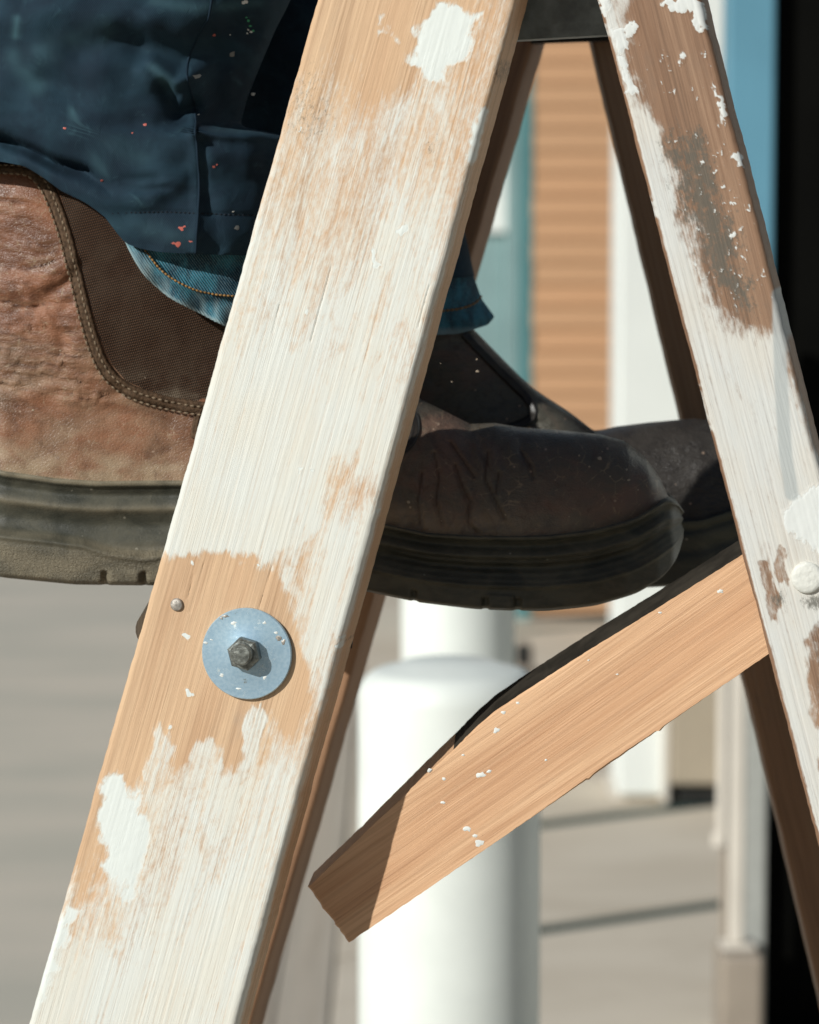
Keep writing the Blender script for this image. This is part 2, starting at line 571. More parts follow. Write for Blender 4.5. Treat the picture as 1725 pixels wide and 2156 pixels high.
# ------------------------------------------------------------------ setting: ground and paving
BOUND = -0.11
g = box('ground', -60, 60, -30, 120, -0.30, -0.045, M['ground'], None, 0)
tag(g, kind='structure')
c = box('concrete_path', -14, BOUND - .235, 0.6, 40, -0.04, 0.0, M['concrete'], None, .004)
tag(c, kind='structure')
bed = box('paving', BOUND, 3.4, 1.0, 9.3, -0.041, -0.006, M['joint'], None, 0)
tag(bed, kind='structure')
SL = 0.63
GAP = 0.078
cuts = [-.11, .03, 1.15, 2.30, 3.4]
for k in range(-5, 6):
    lo0, hi0 = 5.125 + .81 * k, 5.125 + .81 * (k + 1)
    for (xa, xb) in zip(cuts[:-1], cuts[1:]):
        lo = 5.125 + .81 * k + GAP / 2; hi = 5.125 + .81 * (k + 1) - GAP / 2
        q = []
        if xa < -.1: lo, hi = lo0 + .002, hi0 - .002
        for x, base in ((xa + .001, lo), (xb - .004, lo), (xb - .004, hi), (xa + .001, hi)):
            q.append((x, min(max(base + (x - .2) * SL, 1.05), 9.28)))
        if q[2][1] - q[1][1] < .05 or q[3][1] - q[0][1] < .05:
            continue
        e = .004; dz = random.uniform(-.0015, .0015)
        cxm = sum(p[0] for p in q) / 4; cym = sum(p[1] for p in q) / 4
        inn = [(p[0] + (e if p[0] < cxm else -e), p[1] + (e if j < 2 else -e)) for j, p in enumerate(q)]
        V = [(x, y, -.0055) for x, y in q] + [(x, y, -e + dz) for x, y in q] + [(x, y, dz) for x, y in inn]
        Fc = [(0, 1, 5, 4), (1, 2, 6, 5), (2, 3, 7, 6), (3, 0, 4, 7), (4, 5, 9, 8), (5, 6, 10, 9), (6, 7, 11, 10), (7, 4, 8, 11), (8, 9, 10, 11), (3, 2, 1, 0)]
        make('paving_slab', V, Fc, M['paving'], bed, False)
# weathered edging boards between concrete and paving
edg = tag(empty('path_edging', (BOUND - .11, 4.0, 0)), 'weathered timber edging boards laid flush beside the pale paving', 'edging')
for i in range(3):
    x0 = BOUND - .231 + i * .077
    v, f = box_mesh(x0, x0 + .0765, 2.0, 12.0, -.04, .003 + .003 * (i % 2), .004)
    make('board', v, f, M['edging'], edg, False, uv=[((p[0]) * 1000, p[1] * 1000 * .3) for p in v])

# ------------------------------------------------------------------ buildings behind
WY = 8.6
wall = tag(empty('timber_wall', (.35, WY, 0)), 'wall of warm brown horizontal timber slats behind the ladder', 'wall')
wx0 = float(at(1108, 500, WY)[0]); wx1 = float(at(1330, 500, WY)[0])
box('backing', wx0, wx1 + .4, WY + .035, WY + .12, .0, 2.6, M['recess'], wall, 0)
zz = .02; i = 0
base_me = None
while zz < 2.55:
    h = .0555
    if base_me is None:
        v, f = box_mesh(wx0, wx1 + .4, WY - .008, WY + .034, 0, h - .003, .0016)
        o = make('slat', v, f, M['cladding'], wall, False); base_me = o.data
    else:
        o = bpy.data.objects.new('slat', base_me); COL.objects.link(o); o.parent = wall
        o.matrix_parent_inverse = wall.matrix_basis.inverted()
    o.location = (0, random.uniform(-.003, .003), zz)
    zz += h; i += 1


def span(a, b, py, Y):
    return float(at(a, py, Y)[0]), float(at(b, py, Y)[0])


def zat(py, Y):
    return float(at(CX, py, Y)[2])


# teal framed glazing left of the slats
TY = WY - .012
tf = tag(empty('glazed_door', (.2, TY, 0)), 'pale teal door with a darker teal edge left of the timber slats', 'door')
x0, x1 = span(1094, 1122, 600, TY); box('jamb', x0, x1, TY, TY + .1, 0, 2.5, M['teal_dark'], tf, .004)
x0, x1 = span(1068, 1089, 600, TY); box('stile', x0, x1 + .004, TY + .01, TY + .1, 0, 2.5, M['teal_pale'], tf, .004)
x0, x1 = span(860, 1067, 600, TY); box('panel', x0, x1, TY + .05, TY + .1, 0, zat(490, TY), M['teal_pale'], tf, .003)
box('upper_panel', x0, x1, TY + .03, TY + .09, zat(489, TY), zat(330, TY), M['column'], tf, .003)
box('top_panel', x0, x1, TY + .05, TY + .1, zat(329, TY), 2.5, M['teal_pale'], tf, .003)

# white column
KY = 6.15
kc = tag(empty('column', (.45, KY, 0)), 'broad white painted column right of the timber slats', 'column')
x0, x1 = span(1302, 1408, 1300, KY)
x2 = span(1302, 1538, 300, KY)[1]
zk = zat(1430, KY)
box('lower_shaft', x0, x1, KY, KY + .22, .012, zk, M['column'], kc, .006)
box('upper_shaft', x0 - .003, x2, KY - .006, KY + .23, zk + .001, 2.6, M['column'], kc, .006)
box('foot', x0 - .012, x1 + .014, KY + .02, KY + .235, 0.0, .011, M['cream'], kc, .002)
bxo = tag(empty('cabinet', (.52, KY, 0)), 'low beige cabinet on a dark recessed plinth beside the white column', 'cabinet')
x0, x1 = span(1412, 1515, 1600, KY - .02)
x1 += .10
box('body', x0, x1, KY - .02, KY + .25, .035, zk - .004, M['beige'], bxo, .006)
box('plinth', x0 + .015, x1 - .01, KY + .0, KY + .24, .0, .034, M['recess'], bxo, .002)
box('edge_strip', x0 - .014, x0 - .002, KY - .016, KY + .2, .0, zk - .006, M['cream'], bxo, .002)

# doorway at the right: frame tinted as sky reflection, black panel as dark inside
DY = 4.45
dw = tag(empty('doorway', (.55, DY, 0)), 'near black doorway with sky reflection coloured into its upper frame behind the rear ladder leg', 'doorway')
xb0, xb1 = span(1535, 1636, 200, DY)
zsplit = zat(900, DY)
box('upper_frame', xb0, xb1, DY + .02, DY + .10, zsplit, 2.7, M['sky_reflect_frame'], dw, .004)  # the blue is a sky reflection put into the frame's colour
box('lower_frame', xb0 + .022, xb1, DY + .02, DY + .10, .0, zsplit - .002, M['grey_frame'], dw, .004)
box('interior_panel', xb1 + .002, xb1 + .95, DY + .05, DY + .11, 0, 2.7, M['black'], dw, .002)  # black panel stands for the unlit space inside
ww = tag(box('bounce_wall', xb1 + .96, xb1 + 7.5, DY + .0, DY + .25, 0, 3.2, M['column'], None, .006), 'unseen white wall added right of the doorway to bounce light', 'wall')  # added out of view to bounce sun onto the bollards' shaded side
PYY = 4.40
x0, x1 = span(1536, 1569, 1700, PYY)
po = tag(empty('post', ((x0 + x1) / 2, PYY, 0)), 'slim cream square post standing on a taupe block before the doorway', 'post')
zb = zat(1990, PYY)
v, f = box_mesh(x0, x1, PYY - .012, PYY + .012, zb + .004, zat(640, PYY), .004)
make('shaft', v, f, M['cream'], po, False)
box('foot_plate', x0 - .010, x1 + .014, PYY - .022, PYY + .022, zb - .003, zb + .004, M['cream'], po, .002)
x0, x1 = span(1511, 1600, 2050, PYY)
bl = tag(box('plinth_block', x0, x1, PYY - .05, PYY + .06, 0, zb - .004, M['plinth'], None, .006), 'taupe square block carrying the slim cream post', 'block')
# bracketed pipe beside it
x0, x1 = span(1510, 1537, 1650, 4.75)
pi = tag(empty('downpipe', ((x0 + x1) / 2, 4.75, 0)), 'cream downpipe ending above the paving beside the slim post', 'pipe')
zp = zat(1762, 4.75)
lathe('pipe', ((x0 + x1) / 2, 4.75, zp), (0, 0, 1), [((x1 - x0) / 2, 0), ((x1 - x0) / 2, zat(640, 4.75) - zp)], M['cream'], pi, 24)
lathe('collar', ((x0 + x1) / 2 - .002, 4.75, zp - .012), (0, 0, 1), [((x1 - x0) * .72, 0), ((x1 - x0) * .74, .004), ((x1 - x0) * .72, .018)], M['cream'], pi, 24)
lathe('lower_tube', ((x0 + x1) / 2 + .004, 4.75, 0), (0, 0, 1), [((x1 - x0) * .38, 0), ((x1 - x0) * .38, zp - .012)], M['plinth'], pi, 20)

# bollards
def bollard(cxp, wpx, Y, label):
    x = float(at(cxp, 1700, Y)[0]); r = wpx / F * Y / 2
    H = .792
    root = tag(empty('bollard', (x, Y, 0)), label, 'bollard', 'white bollards in a row behind the ladder')
    prof = [(r, .012), (r, H - .028)] + [(r - .022 * (1 - math.cos(a)), H - .028 + .022 * math.sin(a)) for a in np.linspace(.2, math.pi / 2, 6)] + [(r * .5, H - .001), (.004, H)]
    lathe('shaft', (x, Y, 0), (0, 0, 1), prof, M['bollard'], root, 64)
    lathe('flange', (x, Y, 0), (0, 0, 1), [(r + .03, 0), (r + .03, .009), (r + .026, .0118)], M['grey_frame'], root, 48)


bollard(946, 390, 2.6, 'nearest thick white bollard with its rounded top below the boots')
bollard(964, 242, 3.6, 'farther white bollard seen over the top of the nearest bollard')
x = float(at(1106, 1348, 7.6)[0])
ds = tag(empty('door_stop', (x, 7.7, 0)), 'small dark door stop on the ground right of the farther bollard', 'door stop')
lathe('stop_body', (x, 7.7, 0), (0, 0, 1), [(.016, .02), (.019, .024), (.019, .062), (.012, .070)], M['recess'], ds, 20)
lathe('stop_foot', (x, 7.7, 0), (0, 0, 1), [(.03, 0), (.03, .010), (.017, .020)], M['plinth'], ds, 20)

# ------------------------------------------------------------------ stepladder
YAW = R(11)
Y0 = 1.43
DEPTH = np.array([math.sin(YAW), math.cos(YAW), 0])
ladder = tag(empty('stepladder', tuple(at(1000, 1300, 1.56)[:2]) + (0,)), 'paint splattered wooden stepladder with pale front stile and slanting brace', 'stepladder')


def board(name, xl, xr, ys, Y, yaw, depth_dir, thick, nu, mat, parent, masks=None, rad=2.6, wob=.5, seed=1):
    """xl, xr: edge x as functions of y in photograph units; ys: row heights. One closed plank."""
    ys = np.asarray(ys, float)
    mm = 1000.0
    pl = at(xl(ys), ys, Y, yaw); pr = at(xr(ys), ys, Y, yaw)
    w = np.linalg.norm(pr - pl, axis=1).mean() * mm
    r = rad; t = thick * mm
    arc = [(r * (1 - math.sin(a)), r * (1 - math.cos(a))) for a in np.linspace(math.pi / 2, 0, 6)]
    sec = [(0, t), (0, t * .5)] + arc + [(u, 0) for u in np.linspace(r, w - r, nu)[1:-1]] + [(w - a, d) for a, d in arc[::-1]] + [(w, t * .5), (w, t)]
    sec = np.array(sec); nc = len(sec); nr = len(ys)
    U = np.broadcast_to(sec[None, :, 0] / w, (nr, nc)).copy()
    D = np.broadcast_to(sec[None, :, 1], (nr, nc)).copy()
    along = np.linalg.norm(pl - pl[0], axis=1) * mm
    wl = (fbm(along / 22, along * 0, seed) - .5) * wob * 2 + (fbm(along / 3.5, along * 0 + 5, seed) - .5) * wob
    wr = (fbm(along / 22, along * 0, seed + 5) - .5) * wob * 2 + (fbm(along / 3.5, along * 0 + 5, seed + 5) - .5) * wob
    U += (wl[:, None] / w) * smooth(.12, 0, U) + (wr[:, None] / w) * smooth(.88, 1, U)
    px = xl(ys)[:, None] * (1 - U) + xr(ys)[:, None] * U
    py = np.broadcast_to(ys[:, None], px.shape)
    A = np.broadcast_to(along[:, None], px.shape)
    attrs = {}
    lift = 0
    if masks is not None:
        attrs, lift = masks(px, py, U, A)
        lift = lift * smooth(r * 2.5, r * .5, D)
        sf = smooth(r * .8, r * 2.2, D + (fbm(A / 9, A * 0, seed + 3) - .5) * r * 1.5)
        attrs['thick'] = attrs['thick'] * (1 - sf); attrs['paint'] = attrs['paint'] * (1 - .75 * sf) ; attrs['stain'] = np.maximum(attrs['stain'], .30 * sf + .2 * sf * fbm(A / 20, D * 0, seed + 4))
    P = pl[:, None, :] * (1 - U[..., None]) + pr[:, None, :] * U[..., None]
    grain = (fbm(U * w / 1.1, A / 60, seed + 9, 3) - .5) * .22
    P = P + depth_dir * ((D - lift + grain * smooth(r, 0, D)) / mm)[..., None]
    f = grid_faces(nr, nc)
    # back face
    f += [(i * nc, (i + 1) * nc, (i + 1) * nc + nc - 1, i * nc + nc - 1) for i in range(nr - 1)]
    f.append(list(range(nc))); f.append([(nr - 1) * nc + k for k in range(nc)][::-1])
    uvu = U * w + np.where(sec[None, :, 0] > w / 2, 1, -1) * D
    uv = np.stack([uvu + seed * 37.3, A + seed * 211], -1)
    o = make(name, P.reshape(-1, 3), f, mat, parent, True, {k: v.ravel() for k, v in attrs.items()}, uv.reshape(-1, 2))
    fix_normals(o)
    o.data.set_sharp_from_angle(angle=R(50))
    return o


def field(px, py, ctrl, k=1.0):
    """soft interpolation of (x, y, sx, sy, value)"""
    num = 0; den = 1e-9
    for x, y, sx, sy, v in ctrl:
        u = (px - x) + .278 * (py - y)              # across the plank
        w = np.exp(-(u / sx) ** 2 - ((py - y) / sy) ** 2)
        num = num + w * v; den = den + w
    return num / den


def left_masks(px, py, U, A):
    wx = px + (fbm(px / 45, py / 60, 3) - .5) * 46 + (fbm(px / 9, py / 26, 4) - .5) * 16
    wy = py + (fbm(px / 30, py / 60, 5) - .5) * 60 + (fbm(px / 7, py / 30, 6) - .5) * 22
    p = field(wx, wy, [
        (740, 40, 90, 90, .08), (900, 20, 60, 50, .1), (1040, 60, 70, 120, .40), (1060, 250, 60, 110, .42), (700, 200, 80, 90, .40), (800, 150, 60, 70, .05),
        (860, 250, 70, 70, .58), (950, 300, 80, 80, .50), (690, 280, 60, 60, .55), (780, 330, 80, 70, .44), (850, 400, 90, 90, .62), (960, 430, 60, 80, .36),
        (700, 420, 70, 80, .44), (640, 480, 60, 90, .60), (740, 520, 60, 90, .56), (850, 560, 100, 120, .76), (960, 560, 50, 120, .55), (650, 640, 60, 120, .72),
        (760, 680, 60, 130, .66), (870, 720, 70, 120, .70), (560, 700, 60, 150, .72), (640, 850, 150, 110, .92), (830, 830, 90, 90, .80), (520, 950, 100, 120, .95),
        (680, 960, 60, 80, .75), (735, 1035, 42, 60, .14), (790, 960, 40, 60, .85), (600, 1080, 120, 70, .95), (450, 1100, 100, 60, .95), (700, 1150, 40, 80, .80),
        (640, 1180, 40, 90, .45), (700, 1280, 50, 120, .85), (620, 1320, 30, 120, .55), (690, 1430, 35, 90, .62), (560, 1530, 30, 60, .65), (430, 1420, 120, 120, .06),
        (520, 1520, 90, 80, .20), (300, 1560, 60, 120, .12), (600, 1500, 70, 80, .3), (480, 1680, 120, 100, .72), (330, 1680, 50, 60, .62), (610, 1650, 50, 90, .72),
        (220, 1750, 30, 140, .30), (420, 1800, 60, 120, .66), (550, 1850, 80, 150, .76), (300, 1850, 60, 100, .64), (200, 1950, 80, 60, .62), (440, 2000, 150, 120, .82),
        (220, 2080, 120, 80, .86), (600, 2000, 60, 150, .80), (400, 2130, 200, 60, .86)])
    # scraped bare panel round the washer, with the brushed upper edge
    bare = poly_sd(wx, wy, [(330, 1168), (450, 1160), (540, 1165), (585, 1215), (600, 1290), (640, 1400), (650, 1480), (600, 1540), (545, 1490), (520, 1520), (500, 1580), (470, 1620), (430, 1560), (390, 1600), (350, 1545), (300, 1590), (230, 1700), (120, 1900), (120, 1600), (330, 1168)])
    p = p * (1 - smooth(-20, 20, bare)) + .05 * smooth(-20, 20, bare)
    # brushed fingers of paint
    for pts, r in (([(345, 1560), (330, 1680)], 34), ([(432, 1590), (420, 1720)], 36), ([(535, 1505), (520, 1640), (500, 1760)], 24), ([(600, 1060), (690, 1180), (745, 1290)], 24), ([(655, 1330), (700, 1440)], 26), ([(610, 1220), (660, 1330)], 18)):
        c = capsule(wx, wy, pts, r)
        p = np.maximum(p, smooth(.06, .70, c) * .66)
    thick = np.zeros(px.shape)
    sx = px + (fbm(px / 30, py / 30, 8, 4) - .5) * 54; sy = py + (fbm(px / 30, py / 30, 9, 4) - .5) * 60
    blobs = [[(905, 15), (970, 10), (1005, 40), (985, 110), (940, 165), (900, 175), (868, 130), (880, 70)],
             [(803, 48), (820, 55), (822, 68), (800, 68)],
             [(990, 260), (1030, 225), (1042, 250), (1020, 330), (992, 380), (975, 300)],
             [(228, 1640), (262, 1625), (275, 1660), (312, 1730), (315, 1800), (285, 1840), (290, 1895), (262, 1905), (245, 1840), (205, 1770), (196, 1700)],
             [(130, 1915), (165, 1925), (100, 2080), (66, 2160), (60, 2160)]]
    for b in blobs:
        thick = np.maximum(thick, smooth(-22, 24, poly_sd(sx, sy, b)))
    for (bx, by, br) in ((402, 1192, 6), (400, 1447, 7), (389, 1352, 9), (368, 1537, 5), (530, 1184, 4), (800, 545, 8), (843, 490, 12), (655, 650, 6), (800, 1085, 8), (728, 1350, 9), (640, 1000, 5), (512, 520, 4), (620, 280, 5)):
        thick = np.maximum(thick, smooth(br + 5, br - 4, np.hypot(sx - bx, sy - by)))
    stain = field(px, py, [(650, 200, 40, 80, .62), (680, 255, 34, 44, .66), (780, 240, 30, 30, .3), (908, 310, 18, 30, .75), (1060, 150, 16, 22, .8), (735, 245, 10, 12, .3), (640, 400, 40, 60, .28), (800, 600, 300, 300, .02), (500, 1400, 300, 400, .02), (380, 1300, 26, 40, .25), (800, 120, 120, 120, .05), (900, 500, 120, 120, .06), (400, 1900, 300, 300, .0)])
    # grime on the worn right edge
    stain = np.maximum(stain, smooth(.965, 1.0, U) * (.25 + .5 * fbm(py / 60, py * 0, 31)) * .55)
    stain = np.maximum(stain, np.exp(-((px - 722) ** 2 + (py - 1358) ** 2) / 60.) * 1.2)
    tn = fbm(px / 16, py / 22, 12) * .35 + .65
    lift = thick * .34 * tn + p * .06
    # hairline checks in the timber
    chk = 0
    for (x0, y0, x1, y1) in ((430, 1185, 400, 1290), (575, 1190, 545, 1285), (408, 1210, 396, 1260), (700, 560, 655, 720), (590, 640, 575, 700), (905, 600, 880, 690)):
        chk = np.maximum(chk, np.exp(-(seg_dist(px, py, x0, y0, x1, y1) / 1.5) ** 2))
    stain = np.maximum(stain, chk * .62)
    lift = lift - chk * .3
    return {'paint': p, 'thick': thick, 'stain': stain}, lift


def right_masks(px, py, U, A):
    wx = px + (fbm(px / 40, py / 60, 13) - .5) * 40 + (fbm(px / 8, py / 22, 14) - .5) * 18
    wy = py + (fbm(px / 30, py / 50, 15) - .5) * 60 + (fbm(px / 7, py / 20, 16) - .5) * 26
    brown = poly_sd(wx, wy, [(1310, -120), (1330, 120), (1345, 190), (1400, 270), (1440, 400), (1480, 540), (1520, 650), (1580, 700), (1640, 700), (1660, 720), (1720, 940), (1720, 700), (1640, 440), (1560, 160), (1500, -120)])
    p = .86 - .84 * smooth(-48, 40, brown)
    p = p + .25 * (fbm(px / 30, py / 90, 18) - .5)
    bare = poly_sd(wx, wy, [(1690, 1345), (1760, 1290), (1790, 1700), (1740, 1640), (1700, 1430)])
    p = p - .6 * smooth(-12, 14, bare)
    for pts, r in (([(1610, 1190), (1625, 1300)], 14), ([(1645, 1170), (1650, 1225)], 10)):
        p = p - .42 * smooth(.2, .6, capsule(wx, wy, pts, r))
    # bare timber along the left arris
    p = p - .75 * smooth(.055, .02, U) * smooth(.3, .55, fbm(py / 60, py * 0 + 2, 24) + .15)
    thick = np.zeros(px.shape)
    sx = px + (fbm(px / 9, py / 11, 21) - .5) * 26; sy = py + (fbm(px / 9, py / 11, 22) - .5) * 30
    blobs = [[(1255, -10), (1290, -10), (1285, 20), (1270, 45)], [(1285, 60), (1320, 55), (1340, 45), (1345, 65), (1318, 75), (1322, 95), (1300, 120), (1295, 90)],
             [(1300, 110), (1328, 130), (1325, 150), (1345, 190), (1320, 200), (1310, 160)],
             [(1390, 0), (1440, -5), (1470, -10), (1490, 20), (1490, 60), (1470, 65), (1455, 25), (1420, 25)],
             [(1500, 170), (1520, 200), (1532, 240), (1520, 262), (1512, 220)],
             [(1545, 318), (1560, 322), (1565, 350), (1548, 352)], [(1432, 120), (1445, 112), (1446, 126), (1436, 130)],
             [(1672, 1050), (1705, 1030), (1760, 1010), (1790, 1180), (1735, 1170), (1690, 1140), (1655, 1120), (1648, 1090)]]
    for b in blobs:
        thick = np.maximum(thick, smooth(-4, 6, poly_sd(sx, sy, b)))
    rg = np.random.RandomState(5)
    for i in range(150):
        if rg.rand() < .35:
            yy = rg.uniform(300, 640); xx = 1500 + .2 * (yy - 300) + rg.normal(0, 20)
        else:
            yy = rg.uniform(90, 690); xx = 1258 + .261 * yy + rg.uniform(.25, .95) * 225
        rr = rg.uniform(.6, 2.6) * (2.0 if rg.rand() < .07 else 1)
        thick = np.maximum(thick, smooth(rr + 2, rr - 2, np.hypot(sx - xx, (sy - yy) * .7)) * .8)
    stain = 1.12 * np.exp(-((wx - (1440 + .36 * (wy - 300))) / 66) ** 2) * smooth(200, 330, wy) * smooth(760, 560, wy) * (.30 + 1.0 * fbm(px / 16, py / 22, 19))
    stain = np.maximum(stain, .8 * np.exp(-((px - 1640) / 24) ** 2 - ((py - 1262) / 26) ** 2))
    stain = np.maximum(stain, .95 * np.exp(-((px - 1722) / 46) ** 2 - ((py - 1268) / 22) ** 2))
    # grey run of thin paint
    run = capsule(px, py, [(1640, 620), (1645, 800), (1655, 960), (1668, 1040)], 15)
    
    lift = thick * .5 * (fbm(px / 14, py / 20, 25) * .4 + .6) + np.clip(p, 0, 1) * .06
    return {'paint': p, 'thick': thick, 'stain': stain, 'run': smooth(.25, .6, run)}, lift


rows = np.concatenate([np.linspace(-330, -60, 6), np.linspace(-40, 2200, 880), np.linspace(2240, 5700, 14)])
L_l = lambda y: 667 - .2814 * y
L_r = lambda y: 1088 - .274 * y
R_l = lambda y: 1258 + .2615 * y
R_r = lambda y: 1477 + .2525 * y
TH = .029
front_stile = board('stile', L_l, L_r, rows, Y0, YAW, DEPTH, TH, 170, M['stile'], ladder, left_masks, 2.8, .42, 1)
front_stile['label'] = 'pale front stile with scraped white paint and a large washer'
rear_stile = board('stile', R_l, R_r, rows, Y0, YAW, DEPTH, TH, 100, M['rear_stile'], ladder, right_masks, 2.4, .4, 2)
rear_stile['label'] = 'weathered brown rear leg with flaking white paint'
rows_f = np.concatenate([np.linspace(30, 2300, 90), np.linspace(2350, 4600, 8)])
FY = 1.775
far_dir = np.array([math.sin(R(14)), math.cos(R(14)), 0])
far_l = lambda y: 795 - .287 * y
far_r = lambda y: 1147 - .287 * y
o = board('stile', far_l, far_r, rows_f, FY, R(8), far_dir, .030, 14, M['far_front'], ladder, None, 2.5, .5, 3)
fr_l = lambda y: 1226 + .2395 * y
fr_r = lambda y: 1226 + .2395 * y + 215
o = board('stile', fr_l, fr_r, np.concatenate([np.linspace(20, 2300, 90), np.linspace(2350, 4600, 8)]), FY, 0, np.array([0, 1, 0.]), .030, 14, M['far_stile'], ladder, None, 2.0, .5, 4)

# dark plate joining the stiles at the top
pt = [at(x, y, 1.475, YAW) for x, y in ((1050, 86), (1330, 70), (1330, -150), (1050, -150))]
pb = [p + np.array([.004, .02, 0]) for p in pt]
V = pt + pb
o = make('top_plate', V, [(0, 1, 2, 3), (7, 6, 5, 4), (0, 4, 5, 1), (1, 5, 6, 2), (2, 6, 7, 3), (3, 7, 4, 0)], M['plate'], ladder, False)
fix_normals(o)

pt = [at(x, y, 1.757) for x, y in ((1120, 91), (1300, 84), (1300, 20), (1120, 20))]
V = pt + [p + np.array([0, .016, 0]) for p in pt]
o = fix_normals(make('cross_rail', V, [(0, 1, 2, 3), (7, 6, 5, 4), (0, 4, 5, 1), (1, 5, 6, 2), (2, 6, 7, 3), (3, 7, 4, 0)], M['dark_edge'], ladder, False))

# step under the boots: a rounded tread running to the far stile
BOOT_Y = 1.580
z_top = float(at(600, 1250, 1.528)[2])
xn = float(at(287, 1290, 1.475)[0]); xe = float(at(742, 1290, 1.475)[0])
tk = .0165
sec = [(xe, z_top), (xn + .012, z_top)]
for a in np.linspace(R(90), R(270), 12):
    sec.append((xn + .0075 + .0075 * math.cos(a), z_top - tk / 2 + tk / 2 * math.sin(a)))
sec += [(xn + .012, z_top - tk), (xe, z_top - tk)]
V = []; n = len(sec)
for Yv in (1.470, 1.60, 1.774):
    V += [(x, Yv, z) for x, z in sec]
Fc = grid_faces(3, n, wrap=True) + [list(range(n)), [2 * n + k for k in range(n)][::-1]]
o = make('step', V, Fc, M['step'], ladder, False, uv=[(v[0] * 1000, v[1] * 1000) for v in V])
fix_normals(o)

# slanting brace
bf = [(648, 1868), (735, 1986), (1130, 1716), (1610, 1384), (1760, 1280), (1735, 1060), (1570, 1165), (1400, 1272), (1240, 1370), (1100, 1460), (1040, 1500), (1000, 1535), (955, 1580), (800, 1722)]
BY = Y0 + .047
pts = []; eidx = []
rg = np.random.RandomState(3)
for i in range(len(bf)):
    a, b = bf[i], bf[(i + 1) % len(bf)]
    n_ = max(2, int(math.hypot(b[0] - a[0], b[1] - a[1]) / 9))
    jag = 1.3 if i == 0 else .32
    for k in range(n_):
        t_ = k / n_
        j = rg.normal(0, jag, 2) if 0 < k else (0, 0)
        eidx.append(i)
        pts.append((a[0] + (b[0] - a[0]) * t_ + j[0], a[1] + (b[1] - a[1]) * t_ + j[1]))
for (sx_, sy_) in ((1388, 1536), (1240, 1640)):     # splinters on the lower arris
    k = int(np.argmin([math.hypot(p[0] - sx_, p[1] - sy_) for p in pts])); pts[k] = (pts[k][0] - 1, pts[k][1] + 5)
pf = [at(x, y, BY, YAW) for x, y in pts]
n = len(pf)
ctr = np.mean(pf, axis=0)
bd = np.array([math.sin(R(2)), math.cos(R(2)), 0]) * .044
ring0 = [p * .0 + (p + (ctr - p) / np.linalg.norm(ctr - p) * .0009) for p in pf]
ring1 = [p + np.array([0, .0012, 0]) for p in pf]
ring2 = [p + bd + np.array([0, 0, .044 * float(np.interp(q[0], [760, 930, 1120], [-.06, .0, .015]))]) for p, q in zip(pf, pts)]
V = ring0 + ring1 + ring2
Fc = grid_faces(3, n, wrap=True) + [list(range(n))[::-1], [2 * n + k for k in range(n)]]
ax = np.array(at(1610, 1384, BY, YAW) - at(735, 1986, BY, YAW)); ax /= np.linalg.norm(ax)
pv = np.cross(ax, [0, 1, 0]); pv /= np.linalg.norm(pv)
uvb = []
for i, p in enumerate(V):
    q = np.array(p) - ctr
    uvb.append((float(q @ pv) * 1000 + float(q[1]) * 1000 * (1 if i >= 2 * n else .0) + 900, float(q @ ax) * 1000 + 500))
brace = make('brace', V, Fc, M['brace'], ladder, False, uv=uvb)
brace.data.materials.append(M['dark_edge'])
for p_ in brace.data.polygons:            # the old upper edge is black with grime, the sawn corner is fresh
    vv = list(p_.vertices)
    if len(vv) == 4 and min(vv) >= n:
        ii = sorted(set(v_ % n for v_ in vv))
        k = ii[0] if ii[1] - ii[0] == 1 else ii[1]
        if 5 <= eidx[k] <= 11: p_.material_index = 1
# dried paint flecks on the brace
lst = []
flk = [(1517, 1245, 6), (1030, 1625, 5), (985, 1745, 8), (1010, 1775, 9), (1000, 1760, 5), (935, 1640, 4), (1012, 1632, 9), (1045, 1538, 7), (1060, 1500, 5), (905, 1622, 5), (1390, 1290, 3), (933, 1690, 4), (1090, 1480, 4), (1150, 1600, 3), (1300, 1420, 2.5), (1240, 1390, 2.5), (975, 1590, 3)]
for (x, y, r) in flk:
    c_ = at(x, y, BY, YAW)
    m_ = 11; v = [tuple(c_ + np.array([0, -.0005, 0]))]
    for k in range(m_):
        a = 2 * math.pi * k / m_; rr = r * rg.uniform(.55, 1.2)
        v.append(tuple(at(x + rr * math.cos(a) * 1.2, y + rr * math.sin(a) * .8, BY, YAW) + np.array([0, -.00005, 0])))
    lst.append((v, [(0, 1 + k, 1 + (k + 1) % m_) for k in range(m_)]))
v, f = join(lst)
o = fix_normals(make('paint_fleck', v, f, M['speck_white'], brace)); o['kind'] = 'stuff'

